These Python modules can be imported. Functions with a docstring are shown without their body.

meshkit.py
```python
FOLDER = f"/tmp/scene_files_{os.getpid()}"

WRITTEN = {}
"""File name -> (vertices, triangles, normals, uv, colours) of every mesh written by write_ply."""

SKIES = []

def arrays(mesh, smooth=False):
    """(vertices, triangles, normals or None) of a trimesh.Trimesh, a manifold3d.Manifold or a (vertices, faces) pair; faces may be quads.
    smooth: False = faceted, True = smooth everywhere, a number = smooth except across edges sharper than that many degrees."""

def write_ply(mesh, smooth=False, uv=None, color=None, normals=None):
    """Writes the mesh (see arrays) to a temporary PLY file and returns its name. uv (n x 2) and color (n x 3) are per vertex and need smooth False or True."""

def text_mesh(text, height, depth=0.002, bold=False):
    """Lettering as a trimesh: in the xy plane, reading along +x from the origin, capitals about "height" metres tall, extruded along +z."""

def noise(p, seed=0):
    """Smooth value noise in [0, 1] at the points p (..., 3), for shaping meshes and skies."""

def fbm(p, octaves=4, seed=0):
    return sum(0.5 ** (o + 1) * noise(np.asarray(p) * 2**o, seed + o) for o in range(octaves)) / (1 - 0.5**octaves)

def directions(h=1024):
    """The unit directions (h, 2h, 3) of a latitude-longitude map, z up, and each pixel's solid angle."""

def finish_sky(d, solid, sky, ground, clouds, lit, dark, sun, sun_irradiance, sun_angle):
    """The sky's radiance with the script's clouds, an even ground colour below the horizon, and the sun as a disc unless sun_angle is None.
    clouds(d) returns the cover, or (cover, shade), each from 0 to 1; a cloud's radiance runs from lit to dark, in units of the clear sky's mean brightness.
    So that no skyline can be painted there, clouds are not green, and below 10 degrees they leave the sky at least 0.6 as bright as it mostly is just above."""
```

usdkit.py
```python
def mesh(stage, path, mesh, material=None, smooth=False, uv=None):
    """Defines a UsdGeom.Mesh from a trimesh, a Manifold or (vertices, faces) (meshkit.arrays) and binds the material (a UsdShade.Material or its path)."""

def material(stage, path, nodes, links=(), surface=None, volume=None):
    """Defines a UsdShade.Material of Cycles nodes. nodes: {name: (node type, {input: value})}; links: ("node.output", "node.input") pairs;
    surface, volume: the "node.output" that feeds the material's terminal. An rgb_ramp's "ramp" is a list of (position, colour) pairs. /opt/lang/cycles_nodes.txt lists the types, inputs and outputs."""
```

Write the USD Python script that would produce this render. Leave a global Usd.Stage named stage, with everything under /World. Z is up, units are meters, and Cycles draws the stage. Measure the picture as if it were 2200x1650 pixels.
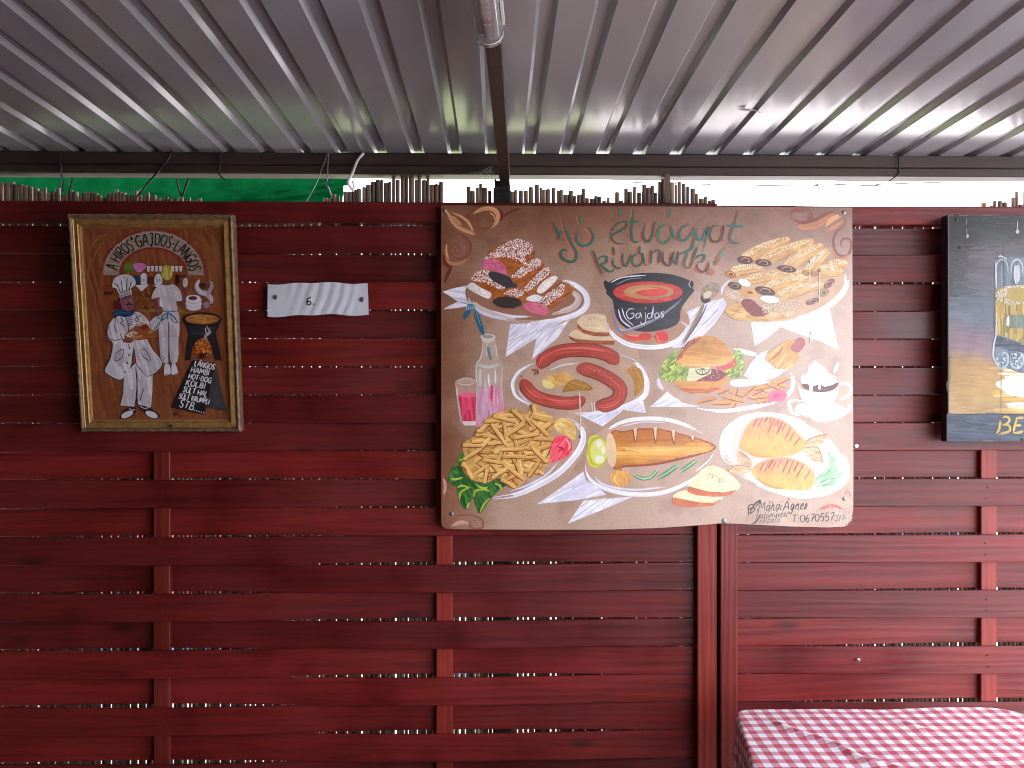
import math, random
import numpy as np, trimesh, shapely
from shapely.geometry import Polygon, LineString, MultiPolygon
from pxr import Usd, UsdGeom, UsdLux, UsdShade, Sdf, Gf, Vt
import usdkit, meshkit

stage = Usd.Stage.CreateInMemory()
UsdGeom.SetStageUpAxis(stage, 'Z'); UsdGeom.SetStageMetersPerUnit(stage, 1.0)
UsdGeom.Xform.Define(stage, '/World'); UsdGeom.Scope.Define(stage, '/World/Looks')
random.seed(7); rng = np.random.default_rng(11)

# ------------------------------------------------------------------ camera, sky, sun, exposure
FOC = 1716.0                                    # focal length in pixels of the 2200 x 1650 photograph
YAW = math.atan(30 / FOC)
CAM = np.array([0.0, -2.37, 1.6])
EXPOSURE = 2.48
cam = UsdGeom.Camera.Define(stage, '/World/camera')
cam.CreateHorizontalApertureAttr(36.0); cam.CreateVerticalApertureAttr(27.0)
cam.CreateFocalLengthAttr(36.0 * FOC / 2200)
cam.CreateClippingRangeAttr((0.05, 2000.0)); cam.CreateExposureAttr(EXPOSURE)
cam.AddTranslateOp().Set(Gf.Vec3d(*CAM)); cam.AddRotateZOp().Set(-math.degrees(YAW)); cam.AddRotateXOp().Set(90.0)

SUN_EL, SUN_ROT = math.radians(52), math.radians(28)         # towards the sun: beyond the fence, to the right
SKY = 0.11
usdkit.material(stage, '/World/Looks/sky_look', {
    'sky': ('sky_texture', {'sky_type': 'single_scattering', 'sun_disc': False, 'sun_elevation': SUN_EL, 'sun_rotation': SUN_ROT, 'aerosol_density': 3.0}),
    'tc': ('texture_coordinate', {}),
    'mp': ('mapping', {'scale': (1.0, 1.0, 3.0)}),
    'n': ('noise_texture', {'scale': 2.2, 'detail': 6.0, 'roughness': 0.6}),
    'r': ('rgb_ramp', {'ramp': [(0.0, (0, 0, 0)), (0.30, (0, 0, 0)), (0.50, (1, 1, 1)), (1.0, (1, 1, 1))]}),
    'm': ('mix', {'color2': (11.9, 12.7, 14.2)}),
    'bg': ('background_shader', {'strength': SKY})},
    [('tc.generated', 'mp.vector'), ('mp.vector', 'n.vector'), ('n.fac', 'r.fac'), ('r.color', 'm.fac'), ('sky.color', 'm.color1'), ('m.color', 'bg.color')], surface='bg.background')
dome = UsdLux.DomeLight.Define(stage, '/World/sky'); dome.CreateIntensityAttr(1.0)
UsdShade.MaterialBindingAPI.Apply(dome.GetPrim()).Bind(UsdShade.Material.Get(stage, '/World/Looks/sky_look'))
dome.GetPrim().SetCustomDataByKey('kind', 'structure')
sun = UsdLux.DistantLight.Define(stage, '/World/sun')
sun.CreateIntensityAttr(1.0); sun.CreateAngleAttr(0.53); sun.CreateNormalizeAttr(True) if hasattr(sun, 'CreateNormalizeAttr') else None
sun.CreateColorAttr(Gf.Vec3f(1.0, 0.95, 0.87))
sun.AddRotateZOp().Set(-math.degrees(SUN_ROT)); sun.AddRotateXOp().Set(-(90 - math.degrees(SUN_EL)))

# ------------------------------------------------------------------ helpers
CA, SA = math.cos(YAW), math.sin(YAW)
def rays(px, py):
    a, b = (np.asarray(px, float) - 1100) / FOC, (825 - np.asarray(py, float)) / FOC
    return np.stack([a * CA + SA, CA - a * SA, b], -1)
def at(px, py, y=0.0):
    """The point of the plane y = const measured at a pixel of the photograph."""
    r = rays(px, py)
    return CAM + r * ((y - CAM[1]) / r[..., 1])[..., None]
def X(px, y=0.0, py=825): return float(at(px, py, y)[0])
def Z(py, y=0.0, px=1070): return float(at(px, py, y)[2])

used = {}
def numbered(path):
    n = used.get(path, 0); used[path] = n + 1
    return path if n == 0 else f'{path}_{n:03d}'
def prim_path(name, parent=None):
    base = '/World' if parent is None else str(parent.GetPath())
    return numbered(base + '/' + name)
def tag(o, label=None, cat=None, group=None, kind=None):
    for k, v in (('label', label), ('category', cat), ('group', group), ('kind', kind)):
        if v: o.SetCustomDataByKey(k, v)
    return o
def thing(name, label, cat, loc=(0, 0, 0), rotz=0, group=None):
    x = UsdGeom.Xform.Define(stage, prim_path(name)); x.AddTranslateOp().Set(Gf.Vec3d(*map(float, loc)))
    if rotz: x.AddRotateZOp().Set(rotz)
    return tag(x.GetPrim(), label, cat, group)
def obj(name, mesh, m, parent=None, smooth=False, off=None):
    """One Mesh prim; coordinates are world coordinates, off is the parent's place."""
    if off is not None:
        v, f, _ = meshkit.arrays(mesh, False); mesh = (v - np.asarray(off, float), f)
    return usdkit.mesh(stage, prim_path(name, parent), mesh, '/World/Looks/' + m, smooth=smooth).GetPrim()
def cat(*ms): return trimesh.util.concatenate([m for m in ms])
def box(x0, x1, y0, y1, z0, z1, bevel=0.0):
    x0, x1, y0, y1, z0, z1 = min(x0, x1), max(x0, x1), min(y0, y1), max(y0, y1), min(z0, z1), max(z0, z1)
    if bevel <= 0:
        b = trimesh.creation.box((x1 - x0, y1 - y0, z1 - z0))
    else:
        pts = []
        for sx, sy, sz in np.ndindex(2, 2, 2):
            c = np.array([(x0, x1)[sx], (y0, y1)[sy], (z0, z1)[sz]]); d = np.array([1 - 2 * sx, 1 - 2 * sy, 1 - 2 * sz]) * bevel
            for k in range(3):
                e = d.copy(); e[k] = 0; pts.append(c + e)
        return trimesh.PointCloud(pts).convex_hull
    b.apply_translation(((x0 + x1) / 2, (y0 + y1) / 2, (z0 + z1) / 2)); return b
def tube(pts, r, n=6, taper=None):
    pts = np.asarray(pts, float); m = len(pts); r = np.broadcast_to(r, (m,))
    t = np.gradient(pts, axis=0); t /= np.linalg.norm(t, axis=1, keepdims=True) + 1e-12
    ref = np.array([0, 0, 1.0]) if abs(t[:, 2]).mean() < .9 else np.array([1.0, 0, 0])
    u = np.cross(t, ref); u /= np.linalg.norm(u, axis=1, keepdims=True); w = np.cross(t, u)
    a = np.arange(n) / n * 2 * np.pi
    v = (pts[:, None] + r[:, None, None] * (np.cos(a)[None, :, None] * u[:, None] + np.sin(a)[None, :, None] * w[:, None])).reshape(-1, 3)
    f = []
    for i in range(m - 1):
        for k in range(n):
            p, q = i * n + k, i * n + (k + 1) % n
            f += [(p, q, q + n), (p, q + n, p + n)]
    for i in range(1, n - 1): f += [(0, i + 1, i), ((m - 1) * n, (m - 1) * n + i, (m - 1) * n + i + 1)]
    mesh = trimesh.Trimesh(v, f, process=False); mesh.fix_normals(); return mesh
def spline(pts, n=12, closed=False):
    p = np.asarray(pts, float)
    if len(p) < 3 and not closed:
        return np.linspace(p[0], p[-1], n) if len(p) == 2 else p
    q = np.vstack([p[-1:], p, p[:2]]) if closed else np.vstack([2 * p[:1] - p[1:2], p, 2 * p[-1:] - p[-2:-1]])
    out = []; t = np.linspace(0, 1, n, endpoint=False)[:, None]
    for i in range(len(q) - 3):
        a, b, c, d = q[i:i + 4]
        out.append(.5 * (2 * b + (c - a) * t + (2 * a - 5 * b + 4 * c - d) * t ** 2 + (3 * b - a - 3 * c + d) * t ** 3))
    out = np.vstack(out)
    return out if closed else np.vstack([out, p[-1:]])
def lin(c):
    c = np.asarray(c, float) / 255; return np.where(c <= .04045, c / 12.92, ((c + .055) / 1.055) ** 2.4)

def mat(name, nodes, links=(), surface='p.BSDF', volume=None):
    return usdkit.material(stage, '/World/Looks/' + name, nodes, list(links), surface=surface, volume=volume)
def plain(name, col, rough=.5, metallic=0., noise=0.25, scale=30., bump=0.0, spec=.5, stretch=(1, 1, 1), rlo=None):
    """A surface whose colour and gloss wander a little."""
    c = np.asarray(col, float)
    nodes = {'g': ('geometry', {}), 'mp': ('mapping', {'scale': stretch}), 'n': ('noise_texture', {'scale': scale, 'detail': 5.0, 'roughness': .6}),
             'r': ('rgb_ramp', {'ramp': [(0.25, tuple(c * (1 - noise))), (0.75, tuple(np.minimum(c * (1 + noise), 1)))]}),
             'mr': ('map_range', {'from_min': .3, 'from_max': .7, 'to_min': rough * .85, 'to_max': min(rough * 1.15, 1)}),
             'p': ('principled_bsdf', {'metallic': metallic, 'specular_ior_level': spec})}
    links = [('g.position', 'mp.vector'), ('mp.vector', 'n.vector'), ('n.fac', 'r.fac'), ('r.color', 'p.base_color'), ('n.fac', 'mr.value'), ('mr.result', 'p.roughness')]
    if bump:
        nodes['b'] = ('bump', {'strength': bump, 'distance': .002}); links += [('n.fac', 'b.height'), ('b.normal', 'p.normal')]
    return mat(name, nodes, links)

# ------------------------------------------------------------------ materials
def wood_red(name, base, dark, stretch, rough=.42, knots=True):
    """Dark red glazed softwood: grain along the board, knots, dull patches."""
    nodes = {
        'g': ('geometry', {}), 'oi': ('object_info', {}), 'sep': ('separate_xyz', {}), 'w': ('math', {'math_type': 'multiply', 'value2': 37.0}), 'cmb': ('combine_xyz', {}), 'add': ('vector_math', {'math_type': 'add'}),
        'mp': ('mapping', {'scale': stretch}), 'n': ('noise_texture', {'scale': 1.0, 'detail': 6.0, 'roughness': .65, 'distortion': .6}),
        'mp2': ('mapping', {'scale': tuple(s * 4 for s in stretch)}), 'n2': ('noise_texture', {'scale': 1.0, 'detail': 4.0, 'roughness': .7}),
        'r': ('rgb_ramp', {'ramp': [(.28, dark), (.5, base), (.78, tuple(min(1, b * 1.35) for b in base))]}),
        'np': ('noise_texture', {'scale': 3.5, 'detail': 3.0}), 'rp': ('rgb_ramp', {'ramp': [(.30, (.62, .62, .65)), (.46, (.98, .98, .98)), (.70, (1.22, 1.24, 1.2))]}),
        'mu': ('mix', {'mix_type': 'multiply', 'fac': 1.0}),
        'rv': ('rgb_ramp', {'ramp': [(0, (.68, .68, .74)), (1, (1.24, 1.22, 1.16))]}), 'mu2': ('mix', {'mix_type': 'multiply', 'fac': 1.0}),
        'mpk': ('mapping', {'scale': tuple((4.5, 4.5, 11.0) if stretch[0] < stretch[2] else (11.0, 11.0, 4.5))}), 'nk': ('noise_texture', {'scale': .35, 'detail': 1.0}),
        'vk': ('voronoi_texture', {'scale': .55}), 'rk': ('rgb_ramp', {'ramp': [(0.0, (.3, .28, .28)), (.06, (.45, .42, .42)), (.13, (1, 1, 1)), (1, (1, 1, 1))]}), 'mu3': ('mix', {'mix_type': 'multiply', 'fac': 1.0 if knots else 0.0}),
        'mpw': ('mapping', {'scale': tuple((.55, 5, 7.0) if stretch[0] < stretch[2] else (7.0, 5, .55))}), 'wv': ('wave_texture', {'bands_direction': 'z' if stretch[0] < stretch[2] else 'x', 'scale': 1.7, 'distortion': 12.0, 'detail': 2.5, 'detail_scale': .9}), 'rw': ('rgb_ramp', {'ramp': [(0, (.62, .6, .6)), (.35, (.95, .95, .95)), (1, (1.1, 1.1, 1.1))]}), 'mu4': ('mix', {'mix_type': 'multiply', 'fac': .28}), 'hm2': ('mix', {'fac': .25}), 'hm': ('mix', {'fac': .5}), 'b': ('bump', {'strength': .8, 'distance': .0018}),
        'mr': ('map_range', {'from_min': .3, 'from_max': .7, 'to_min': rough - .1, 'to_max': rough + .16}),
        'p': ('principled_bsdf', {'specular_ior_level': .36})}
    links = [('oi.random', 'w.value1'), ('w.value', 'cmb.x'), ('w.value', 'cmb.y'), ('g.position', 'add.vector1'), ('cmb.vector', 'add.vector2'),
             ('add.vector', 'mp.vector'), ('mp.vector', 'n.vector'), ('add.vector', 'mp2.vector'), ('mp2.vector', 'n2.vector'), ('n.fac', 'r.fac'),
             ('add.vector', 'np.vector'), ('np.fac', 'rp.fac'), ('r.color', 'mu.color1'), ('rp.color', 'mu.color2'), ('oi.random', 'rv.fac'), ('mu.color', 'mu2.color1'), ('rv.color', 'mu2.color2'),
             ('add.vector', 'mpk.vector'), ('mpk.vector', 'vk.vector'), ('vk.distance', 'rk.fac'), ('mu2.color', 'mu3.color1'), ('rk.color', 'mu3.color2'), ('add.vector', 'mpw.vector'), ('mpw.vector', 'wv.vector'), ('wv.fac', 'rw.fac'), ('mu3.color', 'mu4.color1'), ('rw.color', 'mu4.color2'), ('mu4.color', 'p.base_color'),
             ('n.color', 'hm.color1'), ('n2.color', 'hm.color2'), ('hm.color', 'hm2.color1'), ('wv.color', 'hm2.color2'), ('hm2.color', 'b.height'), ('b.normal', 'p.normal'), ('np.fac', 'mr.value'), ('mr.result', 'p.roughness')]
    mat(name, nodes, links)
wood_red('red_slat_wood', (.114, .0068, .0062), (.058, .0040, .0042), (2.2, 60, 60))
wood_red('red_post_wood', (.158, .0145, .0085), (.095, .0085, .006), (60, 60, 2.2))
plain('dark_beam_wood', (.034, .020, .015), .55, noise=.45, scale=1.0, bump=.5, stretch=(5, 60, 60))
plain('brown_stake_wood', (.12, .075, .05), .7, noise=.35, scale=1.0, bump=.5, stretch=(80, 80, 8))
plain('rafter_paint', (.026, .013, .011), .38, noise=.3, scale=14, bump=.1)
mat('roof_metal', {
    'g': ('geometry', {}), 'mp': ('mapping', {'scale': (1, .5, 1)}), 'n': ('noise_texture', {'scale': 6.0, 'detail': 5.0}), 'r': ('rgb_ramp', {'ramp': [(.3, (.27, .27, .295)), (.7, (.31, .31, .335))]}),
    'n2': ('noise_texture', {'scale': 1.6, 'detail': 2.0}), 'b': ('bump', {'strength': .05, 'distance': .01}), 'mr': ('map_range', {'from_min': .3, 'from_max': .7, 'to_min': .15, 'to_max': .21}),
    'p': ('principled_bsdf', {'metallic': .10, 'specular_ior_level': .55})},
    [('g.position', 'mp.vector'), ('mp.vector', 'n.vector'), ('n.fac', 'r.fac'), ('r.color', 'p.base_color'), ('mp.vector', 'n2.vector'), ('n2.fac', 'b.height'), ('b.normal', 'p.normal'), ('n.fac', 'mr.value'), ('mr.result', 'p.roughness')])
plain('concrete', (.145, .137, .137), .85, noise=.25, scale=7, bump=.3)
plain('pale_paving', (.37, .335, .33), .8, noise=.15, scale=5)
plain('hedge_green', (.035, .06, .018), .7, noise=.6, scale=14, bump=.6)
plain('lawn_green', (.14, .165, .065), .9, noise=.5, scale=25, bump=.4)
plain('cream_plaster', (.40, .35, .29), .8, noise=.12, scale=4, bump=.2)
for i, c in enumerate([(.23, .155, .10), (.13, .095, .065), (.29, .215, .15), (.185, .14, .115)]):
    plain(f'reed_cane_{"abcd"[i]}', c, .6, noise=.4, scale=1.0, stretch=(150, 150, 14), bump=.3)
mat('green_tarp', {'g': ('geometry', {}), 'n': ('noise_texture', {'scale': 18.0, 'detail': 6.0}), 'r': ('rgb_ramp', {'ramp': [(.3, (.0006, .018, .0052)), (.7, (.0010, .030, .0085))]}),
    't': ('translucent_bsdf', {}), 'p': ('principled_bsdf', {'roughness': .8, 'specular_ior_level': 0.0}), 'm': ('mix_closure', {'fac': .35})},
    [('g.position', 'n.vector'), ('n.fac', 'r.fac'), ('r.color', 't.color'), ('r.color', 'p.base_color'), ('p.BSDF', 'm.closure1'), ('t.BSDF', 'm.closure2')], surface='m.closure')
plain('black_steel', (.02, .02, .021), .4, metallic=.3)
plain('black_plastic', (.012, .012, .012), .35)
plain('white_plastic', (.72, .72, .72), .4, noise=.06)
plain('grey_wire', (.20, .19, .18), .4, metallic=.8)
plain('screw_steel', (.25, .235, .23), .35, metallic=.9)
plain('dark_table_wood', (.10, .06, .035), .5, noise=.4, scale=1, stretch=(4, 50, 50), bump=.3)

# ------------------------------------------------------------------ setting
def struct(name, mesh, m, **k): return tag(obj(name, mesh, m, **k), kind='structure')
def sheet(x0, x1, y0, y1, z):
    return (np.array([(x0, y0, z), (x1, y0, z), (x1, y1, z), (x0, y1, z)], float), np.array([(0, 1, 2), (0, 2, 3)]))
struct('ground', sheet(-400, 400, -400, 400, -.012), 'pale_paving')
struct('lawn', sheet(-14, 1.0, 3.4, 60, -.006), 'lawn_green')
struct('pavilion_floor', sheet(-2.2, 2.9, -4.8, .25, 0.0), 'concrete')

hm = trimesh.creation.icosphere(subdivisions=4); hv = np.array(hm.vertices); hv = np.sign(hv) * np.abs(hv) ** .45
hv = hv * np.array([3.6, .8, 1.0]) * (1 + .22 * (meshkit.fbm(hv * np.array([14, 5, 5]), 4, 9) - .5))[:, None] + np.array([-4.9, 3.6, .95])
tag(obj('hedge', (hv, hm.faces), 'hedge_green', smooth=True), 'dark green hedge beyond the left end of the fence', kind='stuff')

# ------------------------------------------------------------------ roof: trapezoidal metal sheets on a timber beam
ROOF_Z, ROOF_SLOPE = Z(328, .03), 45 / FOC
ROOF_Y0, ROOF_Y1 = .13, -4.6
def roof_z(y): return ROOF_Z + ROOF_SLOPE * (.03 - y)
PITCH = 79.6 / FOC * 2.40
RIB_H = .0115
roof = thing('metal_roof', 'grey trapezoidal metal sheet roof over the red fence', 'roof')
def roof_sheet(x0, ribs, lift):
    prof = []
    flat, side, top = .63 * PITCH, .075 * PITCH, .22 * PITCH
    for k in range(ribs):
        b = x0 + k * PITCH
        prof += [(b, 0), (b + flat * .5, 0), (b + flat, 0), (b + flat + side, RIB_H), (b + flat + side + top, RIB_H), (b + PITCH - .0005, .0004)]
    b = x0 + ribs * PITCH
    prof += [(b, 0), (b + .012, 0)]
    prof = np.array(prof); n = len(prof); ys = np.linspace(ROOF_Y0, ROOF_Y1, 40)
    top_v, bot_v = [], []
    for i, y in enumerate(ys):
        wob = .0010 * np.sin(prof[:, 0] * 3 + y * 2)
        z = roof_z(y) + prof[:, 1] + lift + wob
        bot_v.append(np.stack([prof[:, 0], np.full(n, y), z], 1)); top_v.append(np.stack([prof[:, 0], np.full(n, y), z + .0007], 1))
    v = np.vstack(bot_v + top_v); N = n * len(ys); f = []
    for i in range(len(ys) - 1):
        for j in range(n - 1):
            a, b_, c, d = i * n + j, i * n + j + 1, (i + 1) * n + j + 1, (i + 1) * n + j
            f += [(a, b_, c), (a, c, d), (a + N, c + N, b_ + N), (a + N, d + N, c + N)]
    return trimesh.Trimesh(v, f, process=False)
rib0 = X(900 + 1101 / 2200 * 1300 - 500, .03)                  # any rib foot; sheets follow at eight ribs each
seam = X(752, .03)                                            # a seam that shows
WIDE = 14
for k in range(-3, 4):
    x0 = seam + k * WIDE * PITCH
    if x0 > 1.9: break
    m = roof_sheet(x0, WIDE if x0 + WIDE * PITCH < 2.1 else max(2, int((2.1 - x0) / PITCH)), -.0022 * (k % 2) - .0003)
    obj('roof_sheet', m, 'roof_metal', roof, smooth=25)

YB = .03
beam = thing('eave_beam', 'dark brown double timber beam carrying the roof edge', 'beam')
obj('upper_timber', box(-1.9, 2.1, YB, YB + .06, Z(356.5, YB), ROOF_Z - .0015, .003), 'dark_beam_wood', beam)
obj('lower_timber', box(-1.9, 2.1, YB - .004, YB + .055, Z(376, YB), Z(357.5, YB), .003), 'dark_beam_wood', beam)

# closed back-left corner of the pavilion (behind and left of the camera) and the open right side with its posts
tag(obj('kiosk_wall', cat(box(-1.83, 1.12, -2.8, -2.65, 0, 2.6), box(-1.98, -1.83, -2.8, .02, 0, 2.6)), 'dark_table_wood'), 'dark wooden wall closing the back left of the pavilion', 'wall')

# rafter, post
def rafter_mesh():
    d0, d1 = 2.365, 1.0
    P = []
    for d in (d0, d1):
        zb = 2.185 + (2.36 - d) * .0755; xc = .0205 - (2.36 - d) * .0365
        P.append((xc, CAM[1] + d, zb))
    a, b = np.array(P[0]), np.array(P[1]); w, h = .0148, .042
    v = []
    for p in (a, b):
        for sx, sz in ((-w, 0), (w, 0), (w, h), (-w, h)): v.append(p + (sx, 0, sz))
    return trimesh.PointCloud(v).convex_hull
tr = thing('roof_rafter', 'dark brown steel rafter running overhead to the fence post', 'rafter')
obj('tube', rafter_mesh(), 'rafter_paint', tr)
obj('end_plate', box(X(1062, .0), X(1096, .0), -.004, .002, Z(408), Z(388), .001), 'rafter_paint', tr)
def hull(*pts): return trimesh.PointCloud(np.vstack(pts)).convex_hull
pz = Z(412, .04); px0, px1 = X(1062, .04), X(1098, .04)
post = thing('roof_post', 'dark steel post standing behind the top of the large food sign', 'post')
obj('shaft', box(px0, px1, .030, .066, 0, pz, .003), 'black_steel', post)
obj('cap', hull(*[[(px0, y, pz), (px1, y, pz), (px0 + .008, y, Z(402, .04)), (px1 - .008, y, Z(402, .04))] for y in (.031, .065)]), 'black_steel', post)
obj('bolt', tube([at(1066, 398, .02), at(1064, 386, .02)], .004, 8), 'black_steel', post)

# ------------------------------------------------------------------ fence
YF = 0.0
def slat_mesh(x0, x1, xb, parity, z0, z1, amp=.0135, tilt=0.0, seed=0):
    """One woven slat: it passes in front of every other batten xb and behind the rest."""
    r = np.random.default_rng(seed)
    n = 56; xs = np.linspace(x0, x1, n)
    knots_x = sorted([(x0, 0.0), (x1, 0.0)] + [(b, -amp * parity * (1 if i % 2 == 0 else -1)) for i, b in enumerate(xb)])
    kx, ky = [k[0] for k in knots_x], [k[1] for k in knots_x]
    ys = np.zeros(n)
    for i in range(len(kx) - 1):
        s = (xs >= kx[i]) & (xs <= kx[i + 1]); t = (xs[s] - kx[i]) / (kx[i + 1] - kx[i])
        t = t * t * (3 - 2 * t); ys[s] = ky[i] + (ky[i + 1] - ky[i]) * t
    th = .0042
    sag = r.normal(0, .0006) * np.sin(np.linspace(0, np.pi, n)) + tilt * (xs - xs.mean()) + .0007 * np.sin(xs * 3 + r.uniform(0, 6))
    c = .0016
    ring = [(-th, z0 + c), (-th + c, z0), (th - c, z0), (th, z0 + c), (th, z1 - c), (th - c, z1), (-th + c, z1), (-th, z1 - c)]
    v = np.array([[(x, y + p[0], p[1] + s) for p in ring] for x, y, s in zip(xs, ys, sag)]).reshape(-1, 3); m = len(ring)
    f = []
    for i in range(n - 1):
        for k in range(m):
            a, b = i * m + k, i * m + (k + 1) % m
            f += [(a, b + m, b), (a, a + m, b + m)]
    for k in range(1, m - 1): f += [(0, k, k + 1), ((n - 1) * m, (n - 1) * m + k + 1, (n - 1) * m + k)]
    t = trimesh.Trimesh(v, f, process=False); t.fix_normals(); return t

ROW = 60.2                                              # slat pitch in pixels of the photograph
def fence_panel(label, x0, x1, xb, parity0, row_px, first_py, frame_l, frame_r, seed):
    t = thing('fence_panel', label, 'fence panel')
    zt = Z(484.5, 0)
    k = 0
    while True:
        top, bot = first_py + ROW * k, first_py + ROW * (k + 1)
        z1, z0 = Z(top + .55), Z(bot - .55)
        if z0 < .06: break
        par = parity0 * (1 if k % 2 == 0 else -1)
        s = obj('slat', slat_mesh(x0, x1, xb, par, z0, z1, tilt=.0006 * rng.normal(1, .6), seed=seed * 100 + k), 'red_slat_wood', t, smooth=40)
        k += 1
    bottom = z0
    for b in xb:
        obj('batten', box(b - .0235, b + .0235, -.0085, .0085, .05, Z(470), .0015), 'red_post_wood', t)
    for a, b, yf in (frame_l, frame_r):
        if a is not None: obj('frame_post', box(a, b, yf, .022, .0, Z(445), .003), 'red_post_wood', t)
    return t
xb_a = [X(350), X(955)]; xb_b = [X(2121), X(2121) + .76]
left = fence_panel('wide red woven slat panel behind the framed picture and number sign', X(-190) + .03, X(1492) + .004, xb_a, -1, ROW, 487.0, (X(-235), X(-192), -.030), (X(1493), X(1535), -.030), 1)
right = fence_panel('red woven slat panel right of the twin posts behind the table', X(1577) - .004, X(2121) + 1.45, xb_b, -1, ROW, 487.0, (X(1540.5), X(1577), -.036), (X(2121) + 1.45, X(2121) + 1.51, -.03), 2)
obj('top_rail', box(X(-235), X(1537), -.024, .020, Z(482.5), Z(438.5), .003), 'red_slat_wood', left)
obj('top_rail', box(X(1538.5), X(2121) + 1.51, -.024, .020, Z(483.5), Z(443.5), .003), 'red_slat_wood', right)

# ------------------------------------------------------------------ reed screen behind the fence
top_line = np.array([(-150, 398), (0, 398), (60, 403), (100, 410), (160, 415), (240, 416), (300, 420), (350, 428), (400, 430), (440, 438), (480, 447), (640, 449), (665, 438), (720, 422), (760, 408), (800, 395), (840, 386), (870, 381), (900, 385), (930, 392), (945, 396), (1000, 398), (1050, 406), (1100, 408), (1150, 400), (1180, 408), (1240, 418), (1300, 425), (1340, 408), (1380, 397), (1400, 393), (1440, 391), (1470, 399), (1490, 411), (1520, 427), (1560, 440), (1580, 449), (2100, 452), (2130, 438), (2160, 427), (2200, 414), (2300, 402), (2700, 410)], float)
YR = .062
screen = thing('reed_screen', 'weathered brown reed screen standing behind the red fence', 'reed screen')
x = X(-25, YR); xe = X(2225, YR); px_per = 1 / ((X(1200, YR) - X(1100, YR)) / 100)
rr = np.random.default_rng(5); extra = []; count = 0
while x < xe:
    d = rr.uniform(.0095, .0155)
    px = 1070 + (x) * px_per * .9997
    py = np.interp(px, top_line[:, 0], top_line[:, 1]) + rr.normal(0, 4.5)
    if rr.random() < .10: py += rr.uniform(5, 22)
    if 950 < px < 992: py = 470
    zt = Z(py, YR); yj = YR + rr.uniform(-.003, .003); lean = rr.normal(0, .0012)
    xs = [x + d / 2 - lean, x + d / 2 + rr.normal(0, .0004), x + d / 2 + lean * .5]
    m = tube([(xs[0], yj, .02), (xs[1], yj + rr.normal(0, .002), zt * .55), (xs[2], yj, zt)], [d / 2 * 1.08, d / 2 * 1.07, d / 2 * 1.04], 8)
    if count < 298: obj('reed', m, f'reed_cane_{"abcd"[rr.integers(4)]}', screen, smooth=60)
    else: extra.append(m)
    count += 1
    x += d + (rr.uniform(.0012, .0035) if rr.random() < .26 else .0001)
if extra: tag(obj('reed_bundle', cat(*extra), 'reed_cane_a', screen), kind='stuff')
for z in (1.0, 2.02):
    obj('binding_wire', tube([(X(-60, YR) + i * .1, YR - .011 + .002 * math.sin(i * 2.3), z + .004 * math.sin(i)) for i in range(33)], .0012, 4), 'grey_wire', screen)

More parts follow.
